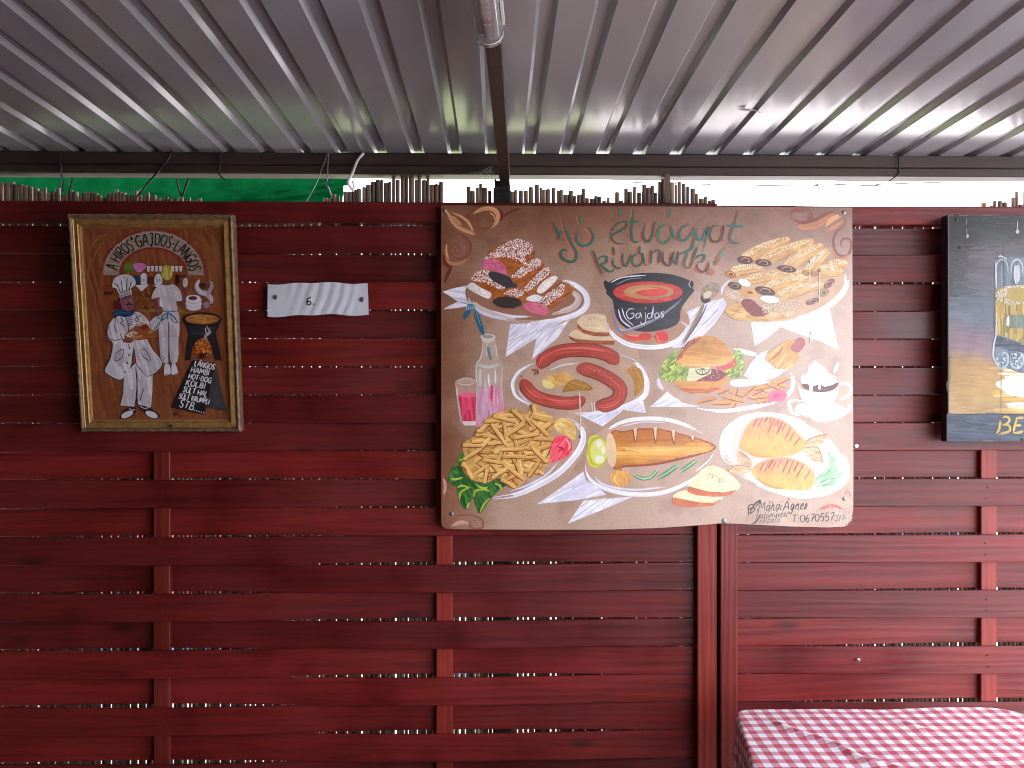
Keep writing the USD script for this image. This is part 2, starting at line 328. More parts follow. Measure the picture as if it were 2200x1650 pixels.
# ------------------------------------------------------------------ green tarpaulin seen over the fence on the left
YT = .34
def tarp():
    us = np.linspace(0, 1, 60); vs = np.linspace(0, 1, 14); v = []
    for a in vs:
        for u in us:
            px = -260 + u * (1010 - 24 * (1 - a)); py = 500 - a * 180
            p = at(px, py, YT); fold = (1 if px > 330 else 0) * np.clip(1 - abs((py - (448 - (px - 430) * .17)) / 14), 0, 1)
            p = p + np.array([0, .012 * math.sin(u * 23 + a * 5) + .006 * math.sin(u * 61 - a * 9) - .03 * fold, 0]); v.append(p)
    f = []; n = len(us)
    for i in range(len(vs) - 1):
        for j in range(n - 1):
            a = i * n + j; f += [(a, a + 1, a + n + 1), (a, a + n + 1, a + n)]
    return trimesh.Trimesh(np.array(v), f, process=False)
tp = thing('green_tarpaulin', 'bright green tarpaulin stretched beyond the fence, upper left', 'tarpaulin')
obj('sheet', tarp(), 'green_tarp', tp, smooth=True)
def fold_strip(top, bot, y):
    a, b = spline([at(*p, y) for p in top], 8), spline([at(*p, y) for p in bot], 8); n = len(a); v = np.vstack([a, b]); f = [q for i in range(n - 1) for q in ((i, i + 1, n + i + 1), (i, n + i + 1, n + i))]
    return (v, np.array(f))
obj('fold', fold_strip([(395, 440), (470, 425), (560, 408), (665, 391), (748, 383)], [(420, 446), (490, 438), (580, 424), (670, 410), (749, 398)], YT + .02), 'green_tarp', tp, smooth=True)
obj('fold', fold_strip([(250, 394), (330, 393), (450, 395), (560, 393)], [(250, 396), (330, 399), (450, 402), (560, 397)], YT + .025), 'green_tarp', tp, smooth=True)

# ------------------------------------------------------------------ paint: brush strokes laid as thin layers of geometry on a panel
LV = 6e-6
class Canvas:
    """A flat panel given by a point, its outward normal; measured in pixels of the photograph."""
    def __init__(self, point, normal): self.p, self.n = np.asarray(point, float), np.asarray(normal, float) / np.linalg.norm(normal)
    def place(self, pts, lvl):
        pts = np.asarray(pts, float); r = rays(pts[:, 0], pts[:, 1])
        t = ((self.p - CAM) @ self.n) / (r @ self.n)
        return CAM + r * t[:, None] + self.n * (8e-5 + np.asarray(lvl) * LV)[..., None] if np.ndim(lvl) else CAM + r * t[:, None] + self.n * (8e-5 + lvl * LV)
class Paint:
    def __init__(self, canvas, zoom=(0, 0, 1.0), start=0, gain=1.0, seed=1):
        self.c, self.zx, self.level, self.gain = canvas, zoom, start, gain
        self.v, self.f, self.col, self.n = [], [], [], 0; self.r = np.random.default_rng(seed)
    def px(self, pts): return np.asarray(pts, float) * self.zx[2] + np.array(self.zx[:2])
    def z(self, zoom): self.zx = zoom; return self
    def add(self, pts, faces, col, lvl=None):
        """pts in photograph pixels; col one colour or one per point."""
        if len(pts) == 0: return
        if lvl is None: self.level += 1; lvl = self.level
        self.v.append(self.c.place(pts, lvl)); self.f.append(np.asarray(faces, int) + self.n); self.n += len(pts)
        col = lin(col) * self.gain; self.col.append(np.broadcast_to(col, (len(pts), 3)))
    def geom(self, g, col, lvl=None):
        if lvl is None: self.level += 1; lvl = self.level
        for q in getattr(g, 'geoms', [g]):
            if q.geom_type == 'Polygon' and q.area > .05:
                v, f = trimesh.creation.triangulate_polygon(q, engine='earcut'); self.add(v, f, col, lvl)
    def poly(self, pts, smooth=True, n=6):
        p = self.px(pts)
        if smooth: p = spline(p, n, closed=True)
        q = Polygon(p); return q if q.is_valid else q.buffer(0)
    def fill(self, pts, col, smooth=True):
        g = self.poly(pts, smooth); self.geom(g, col); return g
    def ell(self, cx, cy, rx, ry, col=None, rot=0.0):
        a = np.linspace(0, 2 * np.pi, 28, endpoint=False); rot = math.radians(rot)
        x, y = rx * np.cos(a), ry * np.sin(a)
        g = Polygon(self.px(np.stack([cx + x * math.cos(rot) - y * math.sin(rot), cy + x * math.sin(rot) + y * math.cos(rot)], 1)))
        if col is not None: self.geom(g, col)
        return g
    def ribbon(self, p, w, col, lvl=None, prof=None):
        """p: path in pixels; w: full width in pixels (number or per point)."""
        p = np.asarray(p, float)
        if len(p) < 2: return
        t = np.gradient(p, axis=0); L = np.linalg.norm(t, axis=1, keepdims=True); t = t / np.maximum(L, 1e-9)
        nrm = np.stack([-t[:, 1], t[:, 0]], 1); w = np.broadcast_to(w, (len(p),))[:, None] * .5
        v = np.vstack([p + nrm * w, p - nrm * w]); n = len(p)
        f = [(i, i + 1, n + i + 1) for i in range(n - 1)] + [(i, n + i + 1, n + i) for i in range(n - 1)]
        if np.ndim(col) == 2: col = np.vstack([col, col])
        self.add(v, f, col, lvl)
    def line(self, pts, w, col, taper=(.35, .35), n=8, wob=.12):
        """A brush line through pts, w wide (same units as pts)."""
        p = spline(self.px(pts), n); m = len(p); s = np.linspace(0, 1, m)
        prof = np.minimum(1, np.minimum(taper[0] + s * 5, taper[1] + (1 - s) * 5)) * (1 + wob * np.sin(s * self.r.uniform(5, 14) + self.r.uniform(0, 6)))
        self.ribbon(p, w * self.zx[2] * prof, col)
    def dry(self, pts, w, col, k=5, n=10, fade=(0, 0)):
        """A broad dry-brush stroke: k parallel bristle lines of slightly different tone."""
        p = spline(self.px(pts), n); w = w * self.zx[2]
        t = np.gradient(p, axis=0); t /= np.maximum(np.linalg.norm(t, axis=1, keepdims=True), 1e-9); nrm = np.stack([-t[:, 1], t[:, 0]], 1)
        m = len(p); s = np.linspace(0, 1, m); prof = np.sin(np.clip(s, .03, .97) * np.pi) ** .4
        for j in range(k):
            o = ((j + .5) / k - .5) * w; a, b = int(self.r.uniform(0, .18) * m), m - int(self.r.uniform(0, .18) * m)
            if b - a < 3: continue
            c = np.clip(np.asarray(col, float) * self.r.uniform(.88, 1.07), 0, 255)
            self.ribbon((p + nrm * (o * prof)[:, None])[a:b], (w / k * 1.25 * np.clip(prof, .3, 1))[a:b], c)
    def hatch(self, g, cols, angle=0.0, spacing=3.0, w=None, length=(25, 70), jit=8.0, seed=None, curve=0.0):
        """Fills a shape with brush strokes; cols is a list of colours or a function of (x, y) in pixels."""
        r = self.r; w = w or spacing * 1.35; a = math.radians(angle); d, e = np.array([math.cos(a), math.sin(a)]), np.array([-math.sin(a), math.cos(a)])
        x0, y0, x1, y1 = g.bounds; c = np.array([(x0 + x1) / 2, (y0 + y1) / 2]); R = math.hypot(x1 - x0, y1 - y0) / 2 + 2
        inner = g.buffer(-w * .3); b0 = self.level + 1; self.level += 6; row = 0
        if inner.is_empty: return
        o = -R
        while o < R:
            s = -R + r.uniform(-length[1], 0); k = 0; row += 1
            while s < R:
                l = r.uniform(*length); q0 = c + e * (o + r.uniform(-.3, .3) * spacing) + d * s
                ts = np.linspace(0, l, 7); path = q0 + d * ts[:, None] + e * (curve * np.sin(ts / max(l, 1) * np.pi))[:, None]
                cut = LineString(path).intersection(inner)
                for h in getattr(cut, 'geoms', [cut]):
                    if h.geom_type == 'LineString' and h.length > w * .7:
                        p = np.array(h.coords); mid = p[len(p) // 2]
                        col = cols(*mid) if callable(cols) else cols[r.integers(len(cols))]
                        col = np.clip(np.asarray(col, float) + r.normal(0, jit * .55) + r.normal(0, jit * .25, 3), 0, 255)
                        sl = np.linspace(0, 1, len(p)); self.ribbon(p, w * (.55 + .45 * np.sin(np.clip(sl, .05, .95) * np.pi)) * r.uniform(.8, 1.15), col, b0 + row % 3 + 3 * (k % 2))
                k += 1; s += l * r.uniform(.7, 1.0)
            o += spacing
    def dabs(self, g, n, size, cols, aspect=2.2, angle=None, spread=180, dens=None):
        """n small irregular dabs in shape g (pixels)."""
        r = self.r; x0, y0, x1, y1 = g.bounds; self.level += 1; base = self.level; self.level += 6; made = 0; prep = shapely.prepared.prep(g)
        V, F, C, Lv = [], [], [], []
        for _ in range(n * 6):
            if made >= n: break
            q = np.array([r.uniform(x0, x1), r.uniform(y0, y1)])
            if not prep.contains(shapely.Point(q)) or (dens is not None and r.random() > dens(*q)): continue
            a = math.radians((angle if angle is not None else 0) + r.uniform(-spread, spread) / 2); s = r.uniform(*size); t = s * aspect * r.uniform(.6, 1.2)
            d, e = np.array([math.cos(a), math.sin(a)]), np.array([-math.sin(a), math.cos(a)])
            pts = [q + d * t * .5, q + e * s * .5 * r.uniform(.6, 1.2), q - d * t * .5, q - e * s * .5 * r.uniform(.6, 1.2)]
            k = len(V); V += pts; F += [(k, k + 1, k + 2), (k, k + 2, k + 3)]
            c = np.clip(np.asarray(cols[r.integers(len(cols))], float) + r.normal(0, 6), 0, 255); C += [c] * 4; Lv += [base + r.uniform(0, 6)] * 4; made += 1
        if V: self.add(np.array(V), F, np.array(C), np.array(Lv))
    def tube(self, pts, w, edge, mid, hi, streaks=14):
        """A sausage: dark edges, streaked body and a lighter back."""
        p = spline(self.px(pts), 10); m = len(p); s = np.linspace(0, 1, m); W = w * self.zx[2]
        prof = np.clip(np.minimum(s, 1 - s) * 9, .0, 1) ** .5 * .98 + .02
        t = np.gradient(p, axis=0); t /= np.maximum(np.linalg.norm(t, axis=1, keepdims=True), 1e-9); nrm = np.stack([-t[:, 1], t[:, 0]], 1)
        self.ribbon(p, W * prof, edge); self.ribbon(p + nrm * -.02 * W, W * .86 * prof, mid)
        for _ in range(streaks):
            a = self.r.integers(0, int(m * .7)); b = min(m, a + self.r.integers(int(m * .15), int(m * .5))); o = self.r.uniform(-.34, .36)
            k = np.clip(1 - abs(o + .12) / .3, 0, 1); c = np.asarray(mid) * (1 - k) + np.asarray(hi) * k + self.r.normal(0, 9)
            if b - a > 3: self.ribbon((p + nrm * (o * W) * prof[:, None])[a:b], np.sin(np.linspace(.1, np.pi - .1, b - a)) * W * self.r.uniform(.04, .13), np.clip(c, 0, 255))
    def text(self, s, x0, y0, x1, y1, h, w, col, slant=.0, jitter=.03, shear_y=None, fit=True):
        """Brush lettering on the line from (x0, y0) to (x1, y1)."""
        adv = [GLYPHS[ch][0] for ch in s]; tot = sum(adv); d = np.array([x1 - x0, y1 - y0], float); L = np.linalg.norm(d); d /= L; up = np.array([d[1], -d[0]]); x = 0; sc = L / tot
        for ch, a in zip(s, adv):
            for st in GLYPHS[ch][1]:
                pts = np.array(st, float); pts = pts + self.r.normal(0, jitter, pts.shape) * (len(pts) > 1)
                q = np.array([x0, y0]) + d * ((x + pts[:, :1] * a * .82 + .08 * a + slant * pts[:, 1:]) * sc) + up * (pts[:, 1:] * h)
                if len(q) == 1: self.ell(q[0, 0], q[0, 1], w * .6, w * .6, col)
                else: self.line(q, w, col, n=6, taper=(.6, .5))
            x += a
    def textarc(self, s, cx, cy, rx, ry, a0, a1, h, w, col):
        adv = [GLYPHS[ch][0] for ch in s]; tot = sum(adv); x = 0
        def pos(t): a = a0 + (a1 - a0) * t; return np.array([cx + rx * math.cos(a), cy - ry * math.sin(a)])
        for ch, a in zip(s, adv):
            for st in GLYPHS[ch][1]:
                out = []
                for gx, gy in st:
                    t = (x + gx * a * .82 + .08 * a) / tot; p = pos(t); d = pos(t + .004) - pos(t - .004); d /= np.linalg.norm(d); out.append(p + np.array([d[1], -d[0]]) * (gy - .5) * h)
                if len(out) == 1: self.ell(out[0][0], out[0][1], w * .6, w * .6, col)
                else: self.line(out, w, col, n=6, taper=(.6, .5))
            x += a
    def build(self, name, parent, m='board_paint'):
        v, f, c = np.vstack(self.v), np.vstack(self.f), np.vstack(self.col)
        o = obj(name, (v, f), m, parent); pv = UsdGeom.PrimvarsAPI(o).CreatePrimvar('paintcol', Sdf.ValueTypeNames.Color3fArray, 'vertex'); pv.Set(Vt.Vec3fArray.FromNumpy(np.clip(c, 0, .95).astype(np.float32)))
        return o
# letters as strokes on a unit box: (advance, strokes)
A_ = [[(0, 0), (.5, 1), (1, 0)], [(.2, .38), (.82, .38)]]
O_ = [[(.5, 1), (.08, .75), (.05, .3), (.45, 0), (.9, .25), (.95, .7), (.55, 1)]]
U_ = [[(0, 1), (.02, .3), (.3, 0), (.75, .05), (.97, .4), (1, 1)]]
GLYPHS = {' ': (.5, []), '.': (.35, [[(.3, .03)]]), '!': (.4, [[(.5, 1), (.4, .3)], [(.4, .04)]]), '-': (.5, [[(.1, .5), (.9, .5)]]), '"': (.45, [[(.3, 1.1), (.25, .8)], [(.7, 1.1), (.65, .8)]]), ':': (.35, [[(.4, .1)], [(.4, .6)]]),
    'A': (.9, A_), 'Á': (.9, A_ + [[(.55, 1.12), (.75, 1.3)]]), 'B': (.75, [[(.1, 0), (.12, 1)], [(.1, 1), (.7, .95), (.75, .65), (.15, .52)], [(.15, .52), (.9, .45), (.85, .08), (.1, 0)]]),
    'D': (.85, [[(.1, 0), (.12, 1)], [(.05, 1), (.7, .9), (.98, .5), (.7, .1), (.05, 0)]]), 'E': (.7, [[(.9, 1), (.1, .98), (.08, 0), (.95, .02)], [(.1, .52), (.7, .52)]]),
    'G': (.9, [[(.92, .85), (.55, 1), (.1, .7), (.08, .3), (.45, 0), (.85, .15), (.9, .45)], [(.5, .45), (.95, .45), (.9, -.1)]]), 'H': (.85, [[(.05, 0), (.08, 1)], [(.95, 1), (.92, 0)], [(.05, .5), (.95, .52)]]),
    'I': (.3, [[(.5, 1), (.5, 0)]]), 'Í': (.3, [[(.5, 1), (.5, 0)], [(.55, 1.12), (.95, 1.32)]]), 'J': (.7, [[(.2, 1), (1, 1)], [(.7, 1), (.72, .3), (.45, -.1), (.1, .1)], [(.4, .55), (.95, .55)]]),
    'K': (.75, [[(.08, 0), (.1, 1)], [(.9, 1), (.12, .5)], [(.3, .6), (.95, 0)]]), 'L': (.65, [[(.1, 1), (.08, .02), (.9, .05)]]), 'M': (1.0, [[(.02, 0), (.15, 1), (.5, .3), (.85, 1), (.98, 0)]]), 'N': (.85, [[(.05, 0), (.08, 1), (.92, 0), (.95, 1)]]),
    'O': (.9, O_), 'Ö': (.9, O_ + [[(.3, 1.18)], [(.7, 1.18)]]), 'P': (.7, [[(.1, 0), (.12, 1)], [(.05, 1), (.8, .95), (.85, .6), (.12, .48)]]), 'R': (.75, [[(.1, 0), (.12, 1)], [(.05, 1), (.8, .95), (.8, .6), (.12, .5)], [(.4, .5), (.95, 0)]]),
    'S': (.7, [[(.9, .88), (.55, 1), (.15, .8), (.4, .55), (.85, .35), (.75, .05), (.35, -.02), (.05, .15)]]), 'T': (.75, [[(0, 1), (1, .98)], [(.5, 1), (.48, 0)]]), 'U': (.85, U_), 'Ü': (.85, U_ + [[(.3, 1.18)], [(.7, 1.18)]]),
    '0': (.7, O_), '5': (.65, [[(.9, 1), (.25, 1), (.15, .55), (.6, .62), (.9, .35), (.6, 0), (.1, .08)]]), '6': (.65, [[(.75, 1), (.3, .7), (.1, .3), (.4, 0), (.85, .15), (.8, .45), (.4, .5), (.12, .28)]]), '7': (.65, [[(.05, .98), (.95, 1), (.4, 0)], [(.3, .5), (.85, .5)]]),
    '2': (.65, [[(.1, .8), (.5, 1), (.85, .75), (.1, .02), (.95, .05)]]), '8': (.65, [[(.5, .52), (.15, .78), (.5, 1), (.85, .78), (.5, .52), (.1, .22), (.5, 0), (.9, .22), (.5, .52)]]),
    'a': (.6, [[(.85, .55), (.3, .6), (.08, .25), (.35, 0), (.8, .3), (.88, .6), (.85, .1), (1.05, 0)]]), 'á': (.6, [[(.85, .55), (.3, .6), (.08, .25), (.35, 0), (.8, .3), (.88, .6), (.85, .1), (1.05, 0)], [(.5, .8), (.75, 1.05)]]),
    'e': (.5, [[(.1, .3), (.8, .4), (.6, .62), (.2, .45), (.2, .1), (.6, 0), (1, .15)]]), 'é': (.5, [[(.1, .3), (.8, .4), (.6, .62), (.2, .45), (.2, .1), (.6, 0), (1, .15)], [(.5, .8), (.75, 1.05)]]), 'f': (.45, [[(.95, .9), (.65, 1.05), (.45, .7), (.3, -.1), (0, -.4)], [(.1, .5), (.9, .52)]]),
    'g': (.6, [[(.85, .55), (.3, .6), (.1, .25), (.5, .05), (.88, .55), (.7, -.2), (.3, -.45), (.05, -.2)]]), 'h': (.6, [[(.3, 1.05), (.1, 0)], [(.15, .35), (.6, .6), (.75, .1), (1, 0)]]), 'i': (.3, [[(.4, .6), (.3, .1), (.9, 0)], [(.6, .9)]]), 'k': (.6, [[(.3, 1.05), (.1, 0)], [(.8, .6), (.2, .3), (.9, 0)]]),
    'm': (.85, [[(.05, .6), (.02, 0)], [(.05, .4), (.35, .6), (.4, 0)], [(.42, .4), (.75, .6), (.8, .08), (1, 0)]]), 'n': (.6, [[(.1, .6), (.05, 0)], [(.1, .4), (.6, .6), (.75, .08), (1, 0)]]), 'o': (.55, [[(.5, .6), (.1, .35), (.35, 0), (.85, .25), (.5, .6)]]), 'ő': (.55, [[(.5, .6), (.1, .35), (.35, 0), (.85, .25), (.5, .6)], [(.4, .8), (.5, 1)], [(.7, .8), (.8, 1)]]), 'ó': (.55, [[(.5, .6), (.1, .35), (.35, 0), (.85, .25), (.5, .6)], [(.5, .8), (.75, 1)]]),
    's': (.45, [[(.1, .05), (.6, .6), (.75, .25), (.4, 0), (.1, .1)]]), 't': (.4, [[(.55, 1), (.3, .15), (.8, 0)], [(.1, .6), (.95, .62)]]), 'ű': (.6, [[(.1, .6), (.1, .1), (.6, .05), (.85, .6), (.8, .08), (1, 0)], [(.35, .8), (.45, 1)], [(.7, .8), (.8, 1)]]), 'v': (.5, [[(.1, .6), (.4, 0), (.85, .6)]]), 'z': (.5, [[(.1, .58), (.9, .58), (.1, .02), (1, 0)]])}

mat('board_paint', {'at': ('attribute', {'attribute': 'paintcol'}), 'g': ('geometry', {}), 'mp': ('mapping', {'scale': (1, 1, 1)}), 'n': ('noise_texture', {'scale': 160.0, 'detail': 4.0}), 'n1': ('noise_texture', {'scale': 22.0, 'detail': 4.0}),
    'r': ('rgb_ramp', {'ramp': [(.3, (.86, .86, .86)), (.7, (1.08, 1.08, 1.08))]}), 'm': ('mix', {'mix_type': 'multiply', 'fac': 1.0}), 'b': ('bump', {'strength': .45, 'distance': .0008}),
    'p': ('principled_bsdf', {'roughness': .31, 'specular_ior_level': .6})},
    [('g.position', 'mp.vector'), ('mp.vector', 'n.vector'), ('mp.vector', 'n1.vector'), ('n1.fac', 'r.fac'), ('at.color', 'm.color1'), ('r.color', 'm.color2'), ('m.color', 'p.base_color'), ('n.fac', 'b.height'), ('b.normal', 'p.normal')])
mat('matt_paint', {'at': ('attribute', {'attribute': 'paintcol'}), 'g': ('geometry', {}), 'mp': ('mapping', {'scale': (1, 1, 1)}), 'n': ('noise_texture', {'scale': 160.0, 'detail': 4.0}), 'n1': ('noise_texture', {'scale': 22.0, 'detail': 4.0}),
    'r': ('rgb_ramp', {'ramp': [(.3, (.86, .86, .86)), (.7, (1.08, 1.08, 1.08))]}), 'm': ('mix', {'mix_type': 'multiply', 'fac': 1.0}), 'b': ('bump', {'strength': .45, 'distance': .0008}),
    'p': ('principled_bsdf', {'roughness': .42, 'specular_ior_level': .3})},
    [('g.position', 'mp.vector'), ('mp.vector', 'n.vector'), ('mp.vector', 'n1.vector'), ('n1.fac', 'r.fac'), ('at.color', 'm.color1'), ('r.color', 'm.color2'), ('m.color', 'p.base_color'), ('n.fac', 'b.height'), ('b.normal', 'p.normal')])

# ------------------------------------------------------------------ the large food sign
YBD = -.050
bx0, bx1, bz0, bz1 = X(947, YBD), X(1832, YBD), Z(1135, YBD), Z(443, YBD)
mat('hardboard', {
    'g': ('geometry', {}), 's': ('separate_xyz', {}), 'n': ('noise_texture', {'scale': 5.0, 'detail': 6.0, 'roughness': .65}), 'nf': ('noise_texture', {'scale': 240.0, 'detail': 3.0}),
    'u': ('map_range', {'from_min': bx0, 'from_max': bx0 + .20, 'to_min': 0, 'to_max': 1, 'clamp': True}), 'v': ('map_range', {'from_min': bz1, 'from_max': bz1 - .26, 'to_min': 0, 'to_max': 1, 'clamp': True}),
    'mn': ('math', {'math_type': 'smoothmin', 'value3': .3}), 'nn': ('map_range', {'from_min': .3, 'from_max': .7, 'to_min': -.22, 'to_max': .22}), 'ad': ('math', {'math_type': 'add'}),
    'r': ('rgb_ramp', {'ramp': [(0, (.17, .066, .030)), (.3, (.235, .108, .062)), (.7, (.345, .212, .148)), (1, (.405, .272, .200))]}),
    'rf': ('rgb_ramp', {'ramp': [(.3, (.80, .78, .76)), (.68, (1.12, 1.12, 1.12))]}), 'm': ('mix', {'mix_type': 'multiply', 'fac': 1.0}), 'b': ('bump', {'strength': .25, 'distance': .0008}),
    'n3': ('noise_texture', {'scale': 14.0, 'detail': 5.0}), 'r3': ('rgb_ramp', {'ramp': [(.36, (.78, .72, .68)), (.5, (1, 1, 1))]}), 'm3': ('mix', {'mix_type': 'multiply', 'fac': .8}),
    'p': ('principled_bsdf', {'roughness': .31, 'specular_ior_level': .9})},
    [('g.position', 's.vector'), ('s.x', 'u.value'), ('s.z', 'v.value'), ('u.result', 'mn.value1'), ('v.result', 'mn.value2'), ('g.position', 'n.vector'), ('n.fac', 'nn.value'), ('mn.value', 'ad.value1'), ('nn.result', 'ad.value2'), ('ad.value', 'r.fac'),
     ('g.position', 'nf.vector'), ('nf.fac', 'rf.fac'), ('r.color', 'm.color1'), ('rf.color', 'm.color2'), ('g.position', 'n3.vector'), ('n3.fac', 'r3.fac'), ('m.color', 'm3.color1'), ('r3.color', 'm3.color2'), ('m3.color', 'p.base_color'), ('nf.fac', 'b.height'), ('b.normal', 'p.normal')])
sign = thing('food_sign', 'large hand painted hardboard sign crowded with plates of food', 'sign')
out = [(947.5, 441), (1831, 446), (1832, 700), (1833.5, 1000), (1833, 1095), (1829, 1118), (1816, 1131), (1780, 1133), (1700, 1131), (1620, 1127), (1555, 1124), (1500, 1128.5), (1420, 1134), (1300, 1138), (1150, 1138), (1000, 1137), (957, 1136), (948, 1128)]
def extrude_px(pts, y0, y1):
    a, b = [np.array([at(p[0], p[1], y0) for p in pts])] , None
    a = a[0]; b = a.copy(); b[:, 1] = y1
    v2, f2 = trimesh.creation.triangulate_polygon(Polygon(a[:, [0, 2]]), engine='earcut'); n = len(v2)
    v = np.vstack([np.c_[v2[:, 0], np.full(n, y0), v2[:, 1]], np.c_[v2[:, 0], np.full(n, y1), v2[:, 1]]]); f = [tuple(t) for t in f2] + [(t[0] + n, t[2] + n, t[1] + n) for t in f2]
    m = len(a); o = 2 * n; v = np.vstack([v, a, b]); f += [(o + i, o + (i + 1) % m, o + m + (i + 1) % m) for i in range(m)] + [(o + i, o + m + (i + 1) % m, o + m + i) for i in range(m)]
    return trimesh.Trimesh(v, f, process=False)
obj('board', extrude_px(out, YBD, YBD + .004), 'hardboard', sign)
def screw(px, py, y, r, parent, m='screw_steel', name='screw'):
    c = at(px, py, y); a = np.linspace(0, 2 * np.pi, 14, endpoint=False); v = []; 
    for rr_, dy in ((r, 0), (r, -.0008), (r * .7, -.0022), (r * .35, -.0024), (r * .28, -.0010)):
        v.append(np.stack([c[0] + rr_ * np.cos(a), np.full(14, c[1] + dy), c[2] + rr_ * np.sin(a)], 1))
    v = np.vstack(v + [c[None] + (0, -.001, 0)]); f = []
    for i in range(4):
        for k in range(14): p, q = i * 14 + k, i * 14 + (k + 1) % 14; f += [(p, q, q + 14), (p, q + 14, p + 14)]
    f += [(56 + k, 56 + (k + 1) % 14, 70) for k in range(14)]
    return obj(name, (v, np.array(f)), m, parent, smooth=35)
for p in ((954.5, 452), (1813, 456.5), (1814, 1071.5), (970, 1104)): screw(*p, YBD, .0058, sign)
sc = Canvas((0, YBD, 0), (0, -1, 0))
Z2, Z3, Z4, Z5, ZT, ZC, PX1 = (940, 430, .22428), (1380, 430, .22424), (940, 700, .27273), (1380, 700, .27278), (1180, 440, .2), (940, 435, .1121), (0, 0, 1.0)
WH = (226, 223, 232); WL = (206, 202, 216); SUG = [(232, 226, 228), (214, 204, 206), (240, 236, 238)]

# corner scrolls
P = Paint(sc, ZC, seed=2); tan, tan2, drk, drk2 = (205, 148, 104), (178, 118, 80), (104, 46, 36), (128, 66, 52)
P.dry([(200, 480), (400, 580), (560, 670), (640, 800), (620, 960), (500, 1080), (360, 1070), (250, 980)], 34, drk2, 3); P.dry([(380, 600), (540, 720), (590, 850), (560, 980), (470, 1060)], 70, (140, 84, 70), 4)
P.line([(330, 1050), (240, 960), (250, 860), (330, 810), (420, 840), (440, 930), (390, 980), (330, 950), (330, 890), (370, 870)], 16, drk2); P.dry([(780, 480), (900, 510), (1010, 470), (1090, 400)], 46, drk2, 3)
P.line([(880, 300), (890, 210), (980, 170), (1060, 220), (1060, 320), (990, 360), (940, 310), (970, 260), (1010, 280)], 18, drk2); P.dry([(640, 240), (560, 260), (700, 330), (830, 420)], 60, drk2, 3)
P.dry([(1160, 110), (1230, 200), (1230, 290), (1170, 370)], 48, drk, 3); P.dry([(1230, 290), (1330, 220), (1460, 150), (1640, 95)], 44, drk, 3)
P.dry([(130, 120), (220, 230), (310, 390), (450, 500), (640, 580), (770, 640)], 72, tan, 5); P.dry([(250, 250), (340, 330), (455, 435)], 58, tan, 3); P.dry([(270, 195), (420, 255), (560, 350), (630, 450), (680, 560)], 46, tan, 4)
P.dry([(680, 228), (800, 150), (960, 110), (1100, 150), (1160, 260), (1120, 400), (1000, 500)], 84, tan, 6); P.line([(1000, 190), (1080, 260), (1100, 340)], 22, (215, 165, 120))
P.dry([(172, 795), (172, 950), (220, 1100)], 30, (214, 160, 116), 2); P.dry([(128, 960), (180, 1110), (310, 1175), (450, 1160), (610, 1040)], 54, tan2, 4)
P.dry([(110, 950), (130, 1120), (210, 1230), (300, 1225)], 64, drk, 3); P.dry([(285, 1225), (200, 1360), (140, 1540)], 58, (96, 38, 28), 3)
P.build('painted_scroll', sign); P = Paint(sc, Z3, seed=51)
P.dry([(1420, 210), (1430, 110), (1500, 96), (1590, 100), (1615, 165), (1560, 215), (1490, 190)], 40, drk2, 3); P.dry([(1440, 190), (1540, 250), (1680, 230), (1780, 160), (1920, 125)], 66, tan2, 4); P.dry([(1430, 170), (1520, 215), (1650, 190), (1760, 135), (1850, 105)], 34, drk2, 3)
P.line([(1560, 100), (1600, 120), (1590, 165), (1550, 160)], 14, drk2); P.dry([(1750, 250), (1830, 180), (1900, 150)], 40, tan, 3); P.dry([(1760, 300), (1850, 250), (1930, 190)], 34, tan2, 3); P.dry([(1940, 160), (1930, 240), (1850, 320), (1830, 420), (1870, 520), (1960, 530), (2000, 460), (1990, 380), (1930, 370), (1900, 420), (1930, 460)], 22, drk2, 2)
P.dry([(1820, 440), (1850, 540), (1930, 560), (1990, 510)], 34, tan2, 3); P.dry([(1240, 100), (1330, 105), (1420, 160)], 26, (140, 92, 66), 2)
P.build('painted_scroll', sign); P = Paint(sc, Z4, seed=52); ros, ros2 = (150, 82, 72), (196, 146, 126)
P.dry([(60, 1570), (115, 1480), (135, 1390), (100, 1310), (62, 1300), (52, 1360), (95, 1392)], 14, ros, 2); P.dry([(60, 1580), (160, 1500), (270, 1492), (350, 1530), (350, 1590), (270, 1592), (258, 1545), (310, 1535)], 14, ros, 2); P.dry([(110, 1580), (180, 1550), (250, 1560)], 30, ros2, 3); P.dry([(45, 1190), (60, 1260), (50, 1330)], 22, ros2, 3)
P.build('painted_scroll', sign); P = Paint(sc, Z5, seed=53); P.dry([(1370, 1465), (1450, 1425), (1520, 1420), (1590, 1452)], 24, (160, 84, 76), 3); P.dabs(P.poly([(1410, 1410), (1480, 1340), (1600, 1300), (1640, 1270), (1630, 1400), (1560, 1430)]), 160, (1, 2.4), [(196, 140, 110), (206, 160, 130)], 1.4); P.line([(1590, 1330), (1620, 1300), (1640, 1350)], 10, (150, 84, 72))
P.build('painted_scroll', sign)

